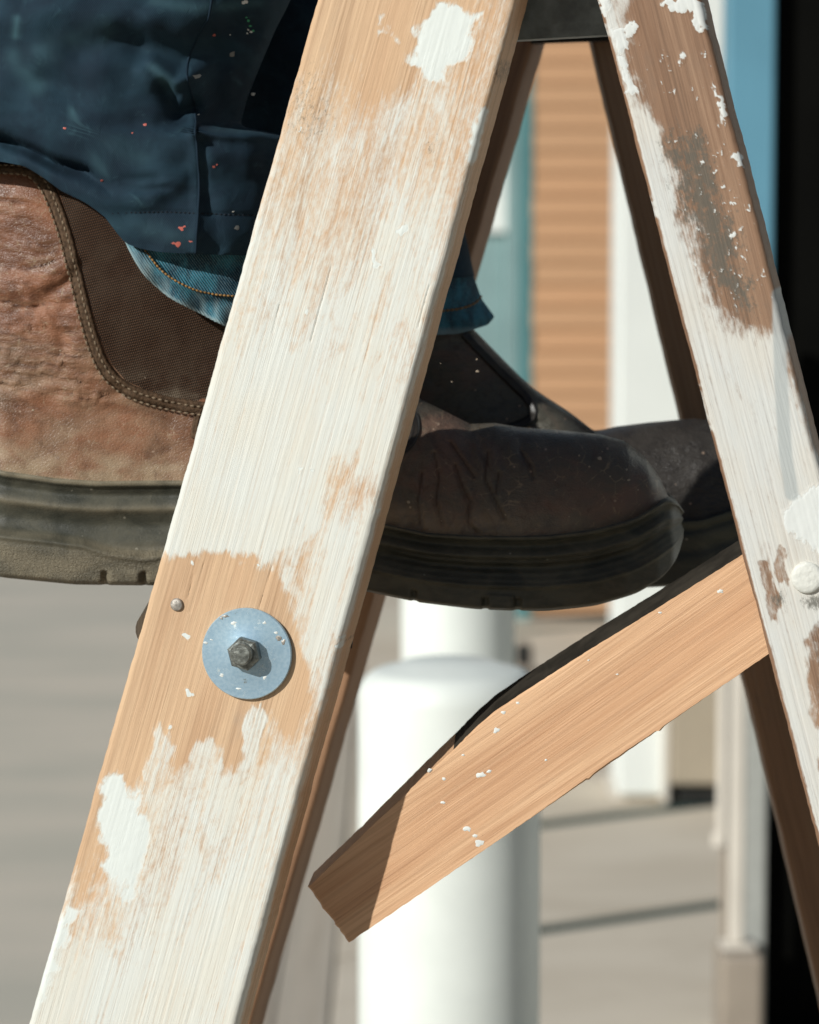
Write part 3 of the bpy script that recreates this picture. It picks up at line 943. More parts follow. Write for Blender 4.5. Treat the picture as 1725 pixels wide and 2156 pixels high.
# washer, nut and bolt, nail on the front stile; painted bolt on the rear leg
FN = -DEPTH
def on_front(px, py, h):
    return at(px, py, Y0, YAW) + FN * h
wc = on_front(522, 1375, .0004)
wsh = lathe('washer', wc, FN, [(.0196, 0), (.0197, .0016), (.0193, .0021), (.0085, .0024), (.0068, .0030), (.0060, .0030)], M['washer'], front_stile, 64)
for key, spots in (('speck_white', [(437, 1352, 6, 3), (448, 1345, 4, 2), (470, 1420, 5, 4), (505, 1448, 9, 3), (560, 1425, 6, 5), (560, 1310, 5, 4), (495, 1310, 8, 4), (585, 1330, 5, 3)]), ('rust', [(592, 1342, 8, 6), (600, 1350, 5, 6), (478, 1296, 9, 3), (470, 1300, 4, 3)])):
    lst_ = []
    for (x, y, ra, rb) in spots:
        m_ = 12; q_ = [tuple(on_front(x, y, .0030))]
        for k in range(m_):
            a = 2 * math.pi * k / m_; rr = random.uniform(.5, 1.15)
            q_.append(tuple(on_front(x + ra * rr * math.cos(a), y + rb * rr * math.sin(a), .00262)))
        lst_.append((q_, [(0, 1 + k, 1 + (k + 1) % m_) for k in range(m_)]))
    v, f = join(lst_)
    o = fix_normals(make('paint_fleck' if key != 'rust' else 'rust_spot', v, f, M[key] if key != 'rust' else M['nail'], front_stile)); o['kind'] = 'stuff'
nc_ = on_front(522, 1372, .0030)
lathe('nut', nc_, FN, [(.0066, 0), (.0073, .0010), (.0073, .0050), (.0064, .0062), (.0050, .0064)], M['dark_metal'], front_stile, 6, True)
lathe('bolt', on_front(521, 1370, .0085), FN, [(.0048, 0), (.0048, .0032), (.0040, .0042), (.0012, .0045)], M['dark_metal'], front_stile, 24)
lathe('nail', on_front(373, 1273, -.0004), FN, [(.0026, 0), (.0029, .0008), (.0024, .0017), (.0012, .0021), (.0002, .0022)], M['nail'], front_stile, 18)
M['bolt_white'] = simple('chalky_bolt_paint', (.70, .70, .64), .6, var=.06, scale=500, bump=.5)
lathe('bolt', at(1700, 1216, Y0, YAW) + FN * -.0005, FN, [(.0066, 0), (.0066, .0016), (.0060, .0024), (.0050, .0027), (.0030, .0028), (.0003, .0029)], M['bolt_white'], rear_stile, 28)

# ------------------------------------------------------------------ person: boots, jeans, work trousers
person = tag(empty('person', tuple(at(500, 1250, BOOT_Y))), 'person in paint flecked navy trousers and brown boots standing on the stepladder', 'person')


class Boot:
    def __init__(self, Yc, Yr, W, top, bot, H, xs, Ls, ws, flare, x_up):
        self.Yc, self.Yr, self.W, self.topp, self.botp, self.Hp = Yc, Yr, W, top, bot, H
        self.xs, self.Ls, self.ws, self.flare, self.x_up = xs, Ls, ws, flare, x_up
        self.mmpx = Yr / F * 1000

    def pos(self, px, py, off):
        P = at(px, py, self.Yr); P[..., 1] = self.Yc + off / 1000.0
        return P

    def marks(self, x, z):
        if self.x_up[0] > 0: return np.zeros(np.shape(x)), np.zeros(np.shape(x))
        sel = (x < 290) & (z < 900); g = np.zeros(np.shape(x)); r = np.zeros(np.shape(x))
        g[sel], r[sel] = crease_field(x[sel], z[sel])
        # cracks over the flexing toe break
        cs = (x > 840) & (x < 1130)
        for pth in CRACKS: g[cs] = np.maximum(g[cs], capsule(x[cs], z[cs] + 0, pth, 3.2))
        return g, r

    def halfw(self, x, py):
        """upper half width in mm"""
        W = np.maximum(sinterp(self.x_up[0] + (x - self.x_up[0]) * 1.0, self.W, 4) - 3.0, 0)
        H = interp(x, self.Hp); z0 = sinterp(x, self.topp, 6) + 8
        h = np.clip((z0 - py) / np.maximum(z0 - H, 1e-6), 0, 1)
        hmm = (z0 - py) * self.mmpx
        sh = self.ws * np.sqrt(np.clip(1 - ((x - self.xs) / self.Ls) ** 2, 0, 1))
        k = smooth(25, 85, hmm) * smooth(self.xs + self.Ls * 1.1, self.xs + self.Ls * .6, x)
        n = 2.35 + 7 * smooth(self.xs + self.Ls * 1.35, self.xs + self.Ls * .7, x)
        base = W * (1 - k) + np.minimum(sh, 60) * k
        end = np.clip(np.minimum(x - self.x_up[0], self.x_up[1] - x) / 60.0, 0, 1)
        base = base * np.sqrt(1 - (1 - end) ** 2)
        return base * np.power(np.clip(1 - h ** n, 0, 1), 1 / n), h

    def upper(self, mat, parent, crease, dust, disp, step=4.5, nz=110):
        self.disp = disp
        xs = np.unique(np.concatenate([np.arange(self.x_up[0] + 10, self.x_up[1] - 10, step), self.x_up[0] + 10 * (1 - np.cos(np.linspace(0, math.pi / 2, 8))), self.x_up[1] - 10 * (1 - np.cos(np.linspace(0, math.pi / 2, 8)))]))
        H = sinterp(xs, self.Hp, 8); z0 = sinterp(xs, self.topp, 6) + 8
        s = 1 - (1 - np.linspace(0, 1, nz)) ** 1.6
        X = np.broadcast_to(xs[:, None], (len(xs), nz)); Z = z0[:, None] + (H - z0)[:, None] * s[None, :]
        w, h = self.halfw(X, Z)
        w[:, -1] = 0
        d = disp(X, Z) * smooth(1.0, .9, h)
        near = self.pos(X, Z, -(w + d)); far = self.pos(X, Z, w)[:, ::-1][:, 1:]
        P = np.concatenate([near, far], 1)
        XX = np.concatenate([X, X[:, ::-1][:, 1:]], 1); ZZ = np.concatenate([Z, Z[:, ::-1][:, 1:]], 1)
        uv = np.stack([XX * self.mmpx + 300, -ZZ * self.mmpx + 900], -1)
        f = grid_faces(P.shape[0], P.shape[1])
        nc = P.shape[1]
        f.append(list(range(nc))); f.append([(P.shape[0] - 1) * nc + k for k in range(nc)][::-1])
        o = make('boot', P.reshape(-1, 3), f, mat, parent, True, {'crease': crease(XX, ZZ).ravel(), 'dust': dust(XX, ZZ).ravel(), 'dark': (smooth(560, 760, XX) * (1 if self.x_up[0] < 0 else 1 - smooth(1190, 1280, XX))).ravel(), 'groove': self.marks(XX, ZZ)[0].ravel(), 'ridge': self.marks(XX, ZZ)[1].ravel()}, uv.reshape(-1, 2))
        return fix_normals(o)

    def near_off(self, px, py, lift):
        w, _ = self.halfw(np.asarray(px, float), np.asarray(py, float))
        d = self.disp(np.asarray(px, float), np.asarray(py, float)) if hasattr(self, 'disp') else 0
        return -(w + d + lift)

    def sole(self, parent, mat, x0, x1, profile, dustf, gritf):
        th = np.linspace(0, math.pi, 300)
        xs = x0 + (x1 - x0) * .5 * (1 - np.cos(th)); xs = np.unique(np.concatenate([xs, np.linspace(x0 + 5, x1 - 5, 260)]))
        xs = xs[np.concatenate([[True], np.diff(xs) > .35])]
        nt = 70
        t = np.linspace(0, 1, nt)
        T = np.broadcast_to(t[None, :], (len(xs), nt)); X = np.broadcast_to(xs[:, None], T.shape)
        zt = sinterp(xs, self.topp, 8); zb = sinterp(xs, self.botp, 10)
        Z = zt[:, None] + (zb - zt)[:, None] * T
        W = np.maximum(sinterp(X, self.W, 4), 0)
        end = np.clip(np.minimum(X - x0, x1 - X) / 40.0, 0, 1); W = W * np.sqrt(1 - (1 - end) ** 2)
        of = profile(X, T, Z)
        corner = -3.0 * smooth(.93, 1.0, T) ** 2 * 1.3
        xg = np.linspace(x0, x1, 400); eg = np.clip(np.minimum(xg - x0, x1 - xg) / 40.0, 0, 1)
        Wg = np.maximum(sinterp(xg, self.W, 4), 0) * np.sqrt(1 - (1 - eg) ** 2)
        dg = np.convolve(np.pad(np.gradient(Wg, xg * self.mmpx), 6, mode='edge'), np.ones(13) / 13, 'valid')
        dW = np.interp(xs, xg, dg)[:, None]
        nl = np.sqrt(1 + dW ** 2); nx = np.clip(-dW / nl, -.8, .8) * .3; ny = 1 / nl
        k_ = smooth(0, 6, W)
        near = np.maximum(W + (of + corner) * ny * k_, 0)
        X = X + (of + corner) * nx / self.mmpx * 1.0
        P1 = self.pos(X, Z, -near); P2 = self.pos(X, Z, near)[:, ::-1]
        P = np.concatenate([P1, P2], 1); nc = 2 * nt
        XX = np.concatenate([X, X[:, ::-1]], 1); TT = np.concatenate([T, T[:, ::-1]], 1); ZZ = np.concatenate([Z, Z[:, ::-1]], 1)
        f = grid_faces(len(xs), nc, wrap=True)
        f.append(list(range(nc))); f.append([(len(xs) - 1) * nc + k for k in range(nc)][::-1])
        uv = np.stack([XX * self.mmpx + 300, -ZZ * self.mmpx + 900], -1)
        o = make('sole', P.reshape(-1, 3), f, mat, parent, True, {'dust': dustf(XX, TT, ZZ).ravel(), 'grit': gritf(XX, TT, ZZ).ravel()}, uv.reshape(-1, 2))
        return fix_normals(o)


Wn = [(-176, 0), (-170, 12), (-150, 22), (-100, 31), (0, 36), (150, 37), (350, 35), (550, 38), (750, 45), (950, 50), (1100, 52), (1220, 49), (1320, 42), (1390, 33), (1430, 24), (1450, 14), (1458, 0)]
top_n = [(-180, 962), (-100, 972), (0, 1000), (60, 1008), (110, 1015), (200, 1021), (385, 1020), (600, 1050), (800, 1105), (900, 1125), (1000, 1130), (1150, 1129), (1250, 1119), (1340, 1098), (1410, 1062), (1440, 1075), (1460, 1110)]
bot_n = [(-180, 1180), (-120, 1206), (0, 1226), (150, 1240), (300, 1243), (450, 1240), (600, 1247), (760, 1250), (880, 1272), (1000, 1285), (1150, 1289), (1260, 1280), (1350, 1258), (1410, 1228), (1445, 1190), (1460, 1150)]
H_n = [(-180, 640), (-160, 480), (-120, 352), (-40, 338), (40, 338), (70, 345), (110, 368), (150, 372), (500, 380), (600, 480), (700, 640), (800, 775), (886, 858), (995, 913), (1050, 911), (1099, 920), (1203, 928), (1281, 936), (1333, 951), (1374, 982), (1405, 1024), (1428, 1072)]
nb = Boot(BOOT_Y, 1.528, Wn, top_n, bot_n, H_n, 215, 430, 40, 0, (-170, 1430))

edge = [(-60, 338), (20, 338), (62, 346), (92, 372), (112, 405), (138, 470), (158, 540), (180, 630), (203, 715), (226, 772), (262, 810), (330, 836), (415, 852), (470, 852)]


CRACKS = [[(915, 960), (925, 1010), (918, 1060), (930, 1110)], [(960, 985), (975, 1030), (990, 1060), (985, 1105), (1005, 1124)], [(1030, 960), (1022, 1010), (1040, 1050), (1060, 1090)], [(1052, 1000), (1045, 1040)], [(890, 1000), (880, 1060), (885, 1110)], [(1100, 960), (1118, 985), (1125, 1010)], [(950, 940), (1000, 1010)]]
CREASES = [[(-40, 452), (30, 460), (80, 468), (127, 482)], [(-40, 484), (20, 498), (71, 514), (131, 512)], [(-40, 562), (20, 570), (70, 568), (131, 543)], [(-40, 604), (30, 603), (90, 594), (146, 570)],
           [(-40, 640), (40, 648), (110, 640), (165, 618)], [(-40, 700), (40, 716), (110, 728), (185, 742)], [(10, 746), (90, 754), (160, 752), (200, 760)], [(-40, 770), (40, 772), (120, 782), (200, 800), (236, 818)],
           [(20, 792), (90, 798), (160, 815), (215, 838)], [(-30, 815), (60, 824), (140, 838), (190, 856)], [(60, 676), (120, 690), (180, 700)], [(0, 680), (50, 690)], [(-40, 735), (0, 742), (40, 740)], [(-40, 520), (10, 532), (60, 540), (110, 528)], [(-40, 425), (30, 428), (90, 440)], [(120, 770), (180, 784), (215, 796)], [(-30, 850), (60, 862), (120, 860)]]


def crease_field(x, z):
    xx = x + (fbm(x / 40, z / 40, 55, 2) - .5) * 16; zz = z + (fbm(x / 46, z / 30, 56, 2) - .5) * 22 + (vnoise(x / 9, z / 9, 58) - .5) * 2.5
    g = 0; r = 0
    for i, p in enumerate(CREASES):
        q = resample(p, 14)
        g = np.maximum(g, capsule(xx, zz, q, 3.6 + (i % 3) * .9) * (.65 + .35 * ((i * 7) % 5) / 4))
        r = np.maximum(r, capsule(xx, zz - 9, q, 7.0)); r = np.maximum(r, capsule(xx, zz + 9, q, 7.0))
    k = smooth(280, 215, x) * (.3 + .9 * vnoise(x / 85, z / 40, 57))
    return np.clip(g * k, 0, 1), np.clip(r * k, 0, 1)


def n_crease(x, z):
    sel = (x < 290) & (z < 900); gf = np.zeros(np.shape(x))
    if sel.any(): gf[sel] = crease_field(x[sel], z[sel])[0]
    return np.clip(n_crease0(x, z) * .55 + gf, 0, 1)


def n_crease0(x, z):
    return np.clip(smooth(560, 640, z) * smooth(900, 800, z) * smooth(260, 160, x) + .55 * smooth(520, 360, z) * .4 + .7 * smooth(780, 860, x) * smooth(1300, 1100, x), 0, 1)


def n_dust(x, z):
    base = interp(x, top_n)
    return np.clip(.95 * smooth(base - 75, base - 5, z) + .42 * smooth(640, 860, z) * smooth(520, 240, x) * (.4 + vnoise(x / 70, z / 34, 77)), 0, 1) * smooth(1500, 700, x)


def n_disp(x, z):
    # soft folds of the worn ankle and vamp
    ex = interp(z, [(338, 20), (405, 112), (540, 158), (715, 203), (772, 230), (810, 262), (850, 405), (860, 620)])
    inside = smooth(ex - 4, ex - 60, x)
    vv = z - .10 * x + (fbm(x / 90, z / 70, 42, 2) - .5) * 60
    rn = 1 - np.abs(2 * fbm(x / 190, vv / 30, 41, 2) - 1)
    a = -2.3 * smooth(.62, 1.0, rn) * smooth(560, 640, z) * smooth(900, 830, z) * inside
    rn2 = 1 - np.abs(2 * fbm(x / 110, vv / 17, 44, 2) - 1)
    a = a - .8 * smooth(.66, 1.0, rn2) * smooth(420, 600, z) * smooth(960, 860, z) * inside
    a = a + .7 * smooth(ex - 2, ex - 26, x) * smooth(338, 380, z) * smooth(870, 850, z)
    sel = (x < 290) & (z < 900)
    if np.ndim(x) and sel.any():
        gf, rf = crease_field(x[sel], z[sel])
        e_ = np.zeros(np.shape(x)); e_[sel] = -1.35 * gf + 1.0 * rf * (1 - gf)
        a = a * .6 + e_ * inside
    b = (fbm(x / 60, z / 60, 43, 3) - .5) * 1.6
    c = -2.2 * capsule(x, z, [(-20, 640), (60, 655), (130, 600), (165, 560)], 18) + 1.6 * capsule(x, z, [(-20, 600), (70, 600), (150, 560)], 26)
    d = (fbm(x / 26 - z / 90, z / 160, 47, 4) - .5) * 3.4 * smooth(800, 870, x) * smooth(1250, 1080, x)
    for pth in CRACKS:
        d = d - 1.6 * capsule(x, z, pth, 4.5) + .8 * capsule(x - 9, z, pth, 9)
    return a + b + c + d


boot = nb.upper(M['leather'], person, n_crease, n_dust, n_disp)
boot['label'] = 'near brown leather boot, worn and dusty'
# front half of the same boot has shade painted in through the dark attribute
def patch(boot_, poly_rows, mat, name, parent, lift, seed=0, dustf=None, thick=1.2):
    """ruled patch: list of (py, xl, xr)"""
    rows_ = np.array(poly_rows, float)
    ys = np.linspace(rows_[0, 0], rows_[-1, 0], 150)
    xl = np.interp(ys, rows_[:, 0], rows_[:, 1]); xr = np.interp(ys, rows_[:, 0], rows_[:, 2])
    k = np.linspace(0, 1, 90)
    X = xl[:, None] * (1 - k) + xr[:, None] * k; Z = np.broadcast_to(ys[:, None], X.shape)
    lf = lift(X, Z) if callable(lift) else np.full(X.shape, lift)
    P = boot_.pos(X, Z, boot_.near_off(X, Z, lf)); B = boot_.pos(X, Z, boot_.near_off(X, Z, lf - thick))
    n1 = P.shape[0] * P.shape[1]; nr, nc = P.shape[:2]
    f = grid_faces(nr, nc) + grid_faces(nr, nc, off=n1, flip=True)
    bd_ = [(0, j) for j in range(nc)] + [(i, nc - 1) for i in range(1, nr)] + [(nr - 1, j) for j in range(nc - 2, -1, -1)] + [(i, 0) for i in range(nr - 2, 0, -1)]
    ix = [i * nc + j for i, j in bd_]
    for a, b in zip(ix, ix[1:] + ix[:1]): f.append((a, b, b + n1, a + n1))
    V = np.concatenate([P.reshape(-1, 3), B.reshape(-1, 3)])
    du = dustf(X, Z) if dustf else np.zeros(X.shape)
    uv = np.stack([X * boot_.mmpx + 300 + seed, -Z * boot_.mmpx + 900], -1).reshape(-1, 2)
    o = make(name, V, f, mat, parent, True, {'dust': np.concatenate([du.ravel()] * 2), 'crease': np.zeros(2 * n1)}, np.concatenate([uv, uv]))
    fix_normals(o); o.data.set_sharp_from_angle(angle=R(60))
    return o


gl = [(385, 104, 560), (405, 116, 590), (470, 141, 615), (540, 161, 625), (630, 183, 630), (715, 206, 632), (772, 230, 634), (806, 258, 634), (826, 300, 634), (840, 345, 620), (850, 405, 600)]
gore = patch(nb, gl, M['gore'], 'gore', boot, lambda x, z: .5 + (fbm(x / 70, z / 90, 51) - .5) * 1.2, dustf=lambda x, z: np.clip(.9 * smooth(760, 850, z) + .1, 0, 1))


def band(boot_, path, w_in, h, mat, name, parent, step=5, side=1, rnd=True):
    p = resample(path, step)
    t = np.gradient(p, axis=0); t /= np.linalg.norm(t, axis=1)[:, None]
    nrm = np.stack([-t[:, 1], t[:, 0]], -1) * side
    prof = [(-.5, -1.2), (0, h * .55), (.10, h), (.22, h * 1.12), (.40, h * .8), (.62, h * .95), (.85, h * .75), (1.0, .25), (1.06, -1.2)]
    cols = []
    for (a, l) in prof:
        q = p + nrm * (a * w_in) if a >= 0 else p - nrm * 2
        j = (fbm(np.arange(len(q)) / 4.0, np.zeros(len(q)), 61) - .5) * .5
        cols.append(boot_.pos(q[:, 0], q[:, 1], boot_.near_off(q[:, 0], q[:, 1], l + j * (l > 0))))
    P = np.stack(cols, 1)
    o = make(name, P.reshape(-1, 3), grid_faces(P.shape[0], P.shape[1]), mat, parent, True, None, np.zeros((P.shape[0] * P.shape[1], 2)))
    fix_normals(o)
    return o, p, nrm


bnd, bp, bn = band(nb, edge, 27, 1.9, M['binding'], 'binding', boot)
# make sure the stitched side lies on the leather (left / below the edge)
if (bp + bn * 10)[len(bp) // 2][0] > bp[len(bp) // 2][0]:
    bpy.data.objects.remove(bnd)
    bnd, bp, bn = band(nb, edge, 27, 1.9, M['binding'], 'binding', boot, side=-1)


def stitches(boot_, path, spacing, ln, r, lift, mat, name, parent):
    p = resample(path, spacing); lst_ = []
    for i in range(len(p) - 1):
        a = p[i]; b = p[i] + (p[i + 1] - p[i]) * (ln / spacing)
        q = np.stack([a, (a + b) / 2, b]); l = np.array([lift - .25, lift + .15, lift - .25])
        P = boot_.pos(q[:, 0], q[:, 1], boot_.near_off(q[:, 0], q[:, 1], l))
        lst_.append(tube_along([tuple(x_) for x_ in P], [r * .6, r, r * .6], 6))
    v, f = join(lst_)
    o = fix_normals(make(name, v, f, mat, parent)); o['kind'] = 'stuff'
    return o


for a_ in (.38, 1.02):
    stitches(nb, (bp + bn * (27 * a_))[::6], 13.5, 9.8, .00052, 1.75, M['thread'], 'stitching', boot)
# front seam strip beside the ladder and round gore end on the instep
o, _, _ = band(nb, [(424, 862), (415, 890), (409, 930)], 14, 1.6, M['binding'], 'seam_strip', boot)
o, _, _ = band(nb, [(858, 860), (878, 880), (884, 912), (872, 942), (850, 962)], 20, 1.8, M['leather_shade'], 'gore_end', boot)


for key, spots in (('speck_tan', [(1010, 797, 4), (1009, 771, 2.5), (1269, 975, 5), (1330, 1019, 4), (1327, 998, 3), (860, 1060, 5), (864, 1072, 3), (1246, 990, 2.5), (1290, 1010, 2), (955, 820, 2), (930, 780, 1.5), (1350, 1040, 2), (1200, 1090, 2), (1065, 1085, 2), (930, 1100, 2), (1225, 968, 2.5), (1275, 962, 2), (120, 742, 2), (60, 870, 2.5), (300, 800, 1.5), (360, 600, 3), (330, 560, 2)]),):
    lst = []
    for (x, y, r) in spots:
        m_ = 9; ang = np.linspace(0, 2 * math.pi, m_, endpoint=False); rr = r * np.array([rg.uniform(.5, 1.15) for _ in range(m_)])
        qx = np.concatenate([[x], x + rr * np.cos(ang)]); qy = np.concatenate([[y], y + rr * np.sin(ang) * .8])
        lf = np.full(m_ + 1, .15); lf[0] = .4
        if 110 < x < 400 and y < 850: lf += 1.2
        P = nb.pos(qx, qy, nb.near_off(qx, qy, lf))
        lst.append(([tuple(q) for q in P], [(0, 1 + k, 1 + (k + 1) % m_) for k in range(m_)]))
    v, f = join(lst)
    o = fix_normals(make('paint_fleck', v, f, M[key], boot)); o['kind'] = 'stuff'


def wave_edge(X):
    return interp(X, [(-180, .56), (0, .565), (110, .56), (170, .58), (230, .66), (300, .70), (360, .66), (430, .60), (600, .60), (800, .62), (1460, .62)])


def s_prof(X, T, Z):
    o = (1.5 + .7 * smooth(1100, 1300, X)) * smooth(.075, .035, T) - 1.6 * np.exp(-((T - .14) / .055) ** 2) + .9 * np.exp(-((T - .27) / .04) ** 2) - 2.4 * np.exp(-((T - .43) / .11) ** 2)
    e = wave_edge(X)
    o = o + 2.6 * smooth(e - .05, e + .05, T) * smooth(760, 560, X) + 1.2 * np.exp(-((T - e - .04) / .03) ** 2)
    o = 1.25 * o
    o = o + smooth(760, 900, X) * (.9 * np.exp(-((T - .36) / .03) ** 2) + 1.0 * np.exp(-((T - .50) / .035) ** 2) + 1.2 * smooth(.5, .6, T))
    # cleat pads and notches along the bottom edge
    pad = smooth(222, 230, X) * smooth(292, 284, X) * smooth(.84, .87, T) * smooth(.985, .96, T)
    notch = (smooth(206, 214, X) * smooth(224, 218, X) + smooth(292, 298, X) * smooth(308, 300, X)) * smooth(.84, .88, T)
    o = o + 1.8 * pad - 2.6 * notch
    for a, b in ((868, 878), (1018, 1028), (1085, 1096)):
        o = o - 3.5 * smooth(a - 3, a, X) * smooth(b + 3, b, X) * smooth(.80, .86, T)
    o = o + .9 * smooth(1028, 1032, X) * smooth(1085, 1081, X) * smooth(.76, .80, T)
    return o + (fbm(X / 40, Z / 20, 71, 3) - .5) * .5


s_dust = lambda X, T, Z: np.clip((.75 * smooth(.55, .75, T) + .9 * smooth(.05, .02, T) + .55 * np.exp(-((T - .27) / .04) ** 2) + .3 * np.exp(-((T - wave_edge(X)) / .03) ** 2)) * (.18 + .82 * smooth(1000, 600, X)) + .06, 0, 1)
s_grit = lambda X, T, Z: smooth(.62, .72, T) * smooth(800, 500, X) + .05
nsole = nb.sole(boot, M['rubber'], -176, 1458, s_prof, s_dust, s_grit)

# far boot: heel lifted, toe turned up behind the rear leg
W_f = [(540, 0), (560, 20), (620, 30), (750, 35), (900, 40), (1100, 46), (1300, 49), (1480, 46), (1600, 38), (1660, 28), (1700, 12), (1710, 0)]
top_f = [(540, 900), (700, 985), (900, 1050), (1100, 1090), (1300, 1105), (1480, 1095), (1600, 1060), (1680, 1020), (1712, 1040)]
bot_f = [(540, 1100), (700, 1170), (900, 1222), (1100, 1236), (1300, 1240), (1450, 1234), (1560, 1212), (1660, 1150), (1712, 1080)]
H_f = [(540, 640), (640, 600), (900, 620), (985, 690), (1000, 704), (1050, 755), (1100, 806), (1130, 833), (1165, 858), (1210, 885), (1262, 924), (1285, 921), (1310, 915), (1380, 906), (1480, 897), (1560, 906), (1630, 940), (1670, 990), (1695, 1040)]
fb = Boot(1.695, 1.65, W_f, top_f, bot_f, H_f, 840, 330, 38, 0, (548, 1690))
f_crease = lambda x, z: np.clip(.6 * smooth(860, 960, x), 0, 1)
f_dust = lambda x, z: .15 * smooth(900, 1000, z)
f_disp = lambda x, z: (fbm(x / 60, z / 40, 81, 4) - .5) * 2.6 - 3.5 * capsule(x, z, [(1262, 924), (1245, 960), (1260, 1010)], 16) + 1.2 * capsule(x, z, [(1000, 715), (1120, 840), (1135, 875), (1100, 905)], 8)
fboot = fb.upper(M['leather_shade'], person, f_crease, f_dust, f_disp, 7, 70)
fboot['label'] = 'far boot coloured dark for shade, with its heel lifted'
fb.sole(fboot, M['rubber'], 540, 1710, lambda X, T, Z: -1.5 * np.exp(-((T - .14) / .05) ** 2) - 1.4 * np.exp(-((T - .45) / .1) ** 2), lambda X, T, Z: .1 * T, lambda X, T, Z: .1 * T)
o, _, _ = band(fb, [(985, 700), (1060, 778), (1118, 836), (1132, 872), (1110, 898), (1040, 922), (980, 936)], 18, 1.5, M['leather_shade'], 'gore_edge', fboot)
stitches(fb, [(1085, 918), (1102, 910), (1118, 898)], 7, 5, .0005, 1.8, M['gold_thread'], 'stitching', fboot)


def leg_tube(name, Yc, Yr, xl, xr, hem, ytop, Ry, mat, parent, disp, wear, nth=200, nrow=190, sq=2.4):
    """cloth tube whose lower edge follows hem(x); returns object and near-surface function"""
    mm = Yr / F * 1000
    th = np.linspace(0, 2 * math.pi, nth, endpoint=False)
    fr = np.concatenate([np.linspace(0, .55, 26)[:-1], np.linspace(.55, 1, nrow)]) if ytop < -800 else np.linspace(0, 1, nrow)
    yb = 540.0
    Fr, Th = np.meshgrid(fr, th, indexing='ij')
    cz = np.cos(Th); sz = np.sin(Th)
    ex = 2 / sq
    cq = np.sign(cz) * np.abs(cz) ** ex; sq_ = np.sign(sz) * np.abs(sz) ** ex

    def shape(yn):
        return (xl(yn) + xr(yn)) / 2, (xr(yn) - xl(yn)) / 2
    hx = 500 + 0 * th
    for _ in range(4):
        c0, r0 = shape(hx); hx = hem(c0 + r0 * cq[0])
    yn = ytop + Fr * (hx[None, :] - ytop)
    c0, r0 = shape(yn)
    X = c0 + r0 * cq
    ry = Ry(yn)
    d = disp(X, yn) * smooth(.0, .55, sq_)
    off = -ry * sq_ - d
    P = at(X, yn, Yr); P[..., 1] = Yc + off / 1000
    n1 = P.shape[0] * nth
    # inner skin
    c_ = np.array([0, 0, 0])
    Q = P.copy(); Q[..., 1] = Yc + (off * (1 - 1.2 / np.maximum(np.abs(ry), 1))) / 1000
    Xi = c0 + (r0 - 6) * cq
    Q[..., 0] = at(Xi, yn, Yr)[..., 0]
    f = grid_faces(P.shape[0], nth, wrap=True) + grid_faces(P.shape[0], nth, wrap=True, off=n1, flip=True)
    lr = (P.shape[0] - 1) * nth
    f += [(lr + j, lr + (j + 1) % nth, n1 + lr + (j + 1) % nth, n1 + lr + j) for j in range(nth)]
    f += [(j, n1 + j, n1 + (j + 1) % nth, (j + 1) % nth) for j in range(nth)]
    wv = wear(X, yn)
    uv = np.stack([(Th / (2 * math.pi)) * 700, -yn * mm + 900], -1).reshape(-1, 2)
    xx = np.where(sz >= 0, X, 2000 - X)
    uv[:, 0] = (xx * mm).ravel()
    o = make(name, np.concatenate([P.reshape(-1, 3), Q.reshape(-1, 3)]), f, mat, parent, True, {'wear': np.concatenate([wv.ravel()] * 2)}, np.concatenate([uv, uv]))
    fix_normals(o)
    o.data.set_sharp_from_angle(angle=R(70))

    def surf(px, py, lift=0.0):
        px = np.asarray(px, float); py = np.asarray(py, float)
        c1, r1 = shape(py)
        q = np.clip((px - c1) / r1, -.999, .999)
        s = np.power(1 - np.abs(q) ** sq, 1 / sq)
        off_ = -Ry(py) * s - disp(px, py) * smooth(.0, .55, s) - lift
        G = at(px, py, Yr); G[..., 1] = Yc + off_ / 1000
        return G
    return o, surf


t_xl = lambda y: interp(y, [(-2400, -150), (-600, -180), (0, -215), (540, -225)])
t_xr = lambda y: sinterp(y, [(-2400, 640), (-600, 640), (-100, 640), (0, 596), (50, 570), (130, 536), (200, 508), (255, 493), (268, 500), (276, 560), (290, 610), (330, 628), (440, 632), (540, 622)], 5)
t_hem = lambda x: sinterp(x, [(-260, 320), (-60, 334), (0, 340), (50, 349), (90, 372), (130, 402), (180, 425), (222, 455), (245, 487), (265, 512), (300, 524), (335, 530), (420, 535), (540, 540), (660, 538)], 6)
t_ry = lambda y: interp(y, [(-2400, 80), (-500, 68), (0, 62), (540, 60)])


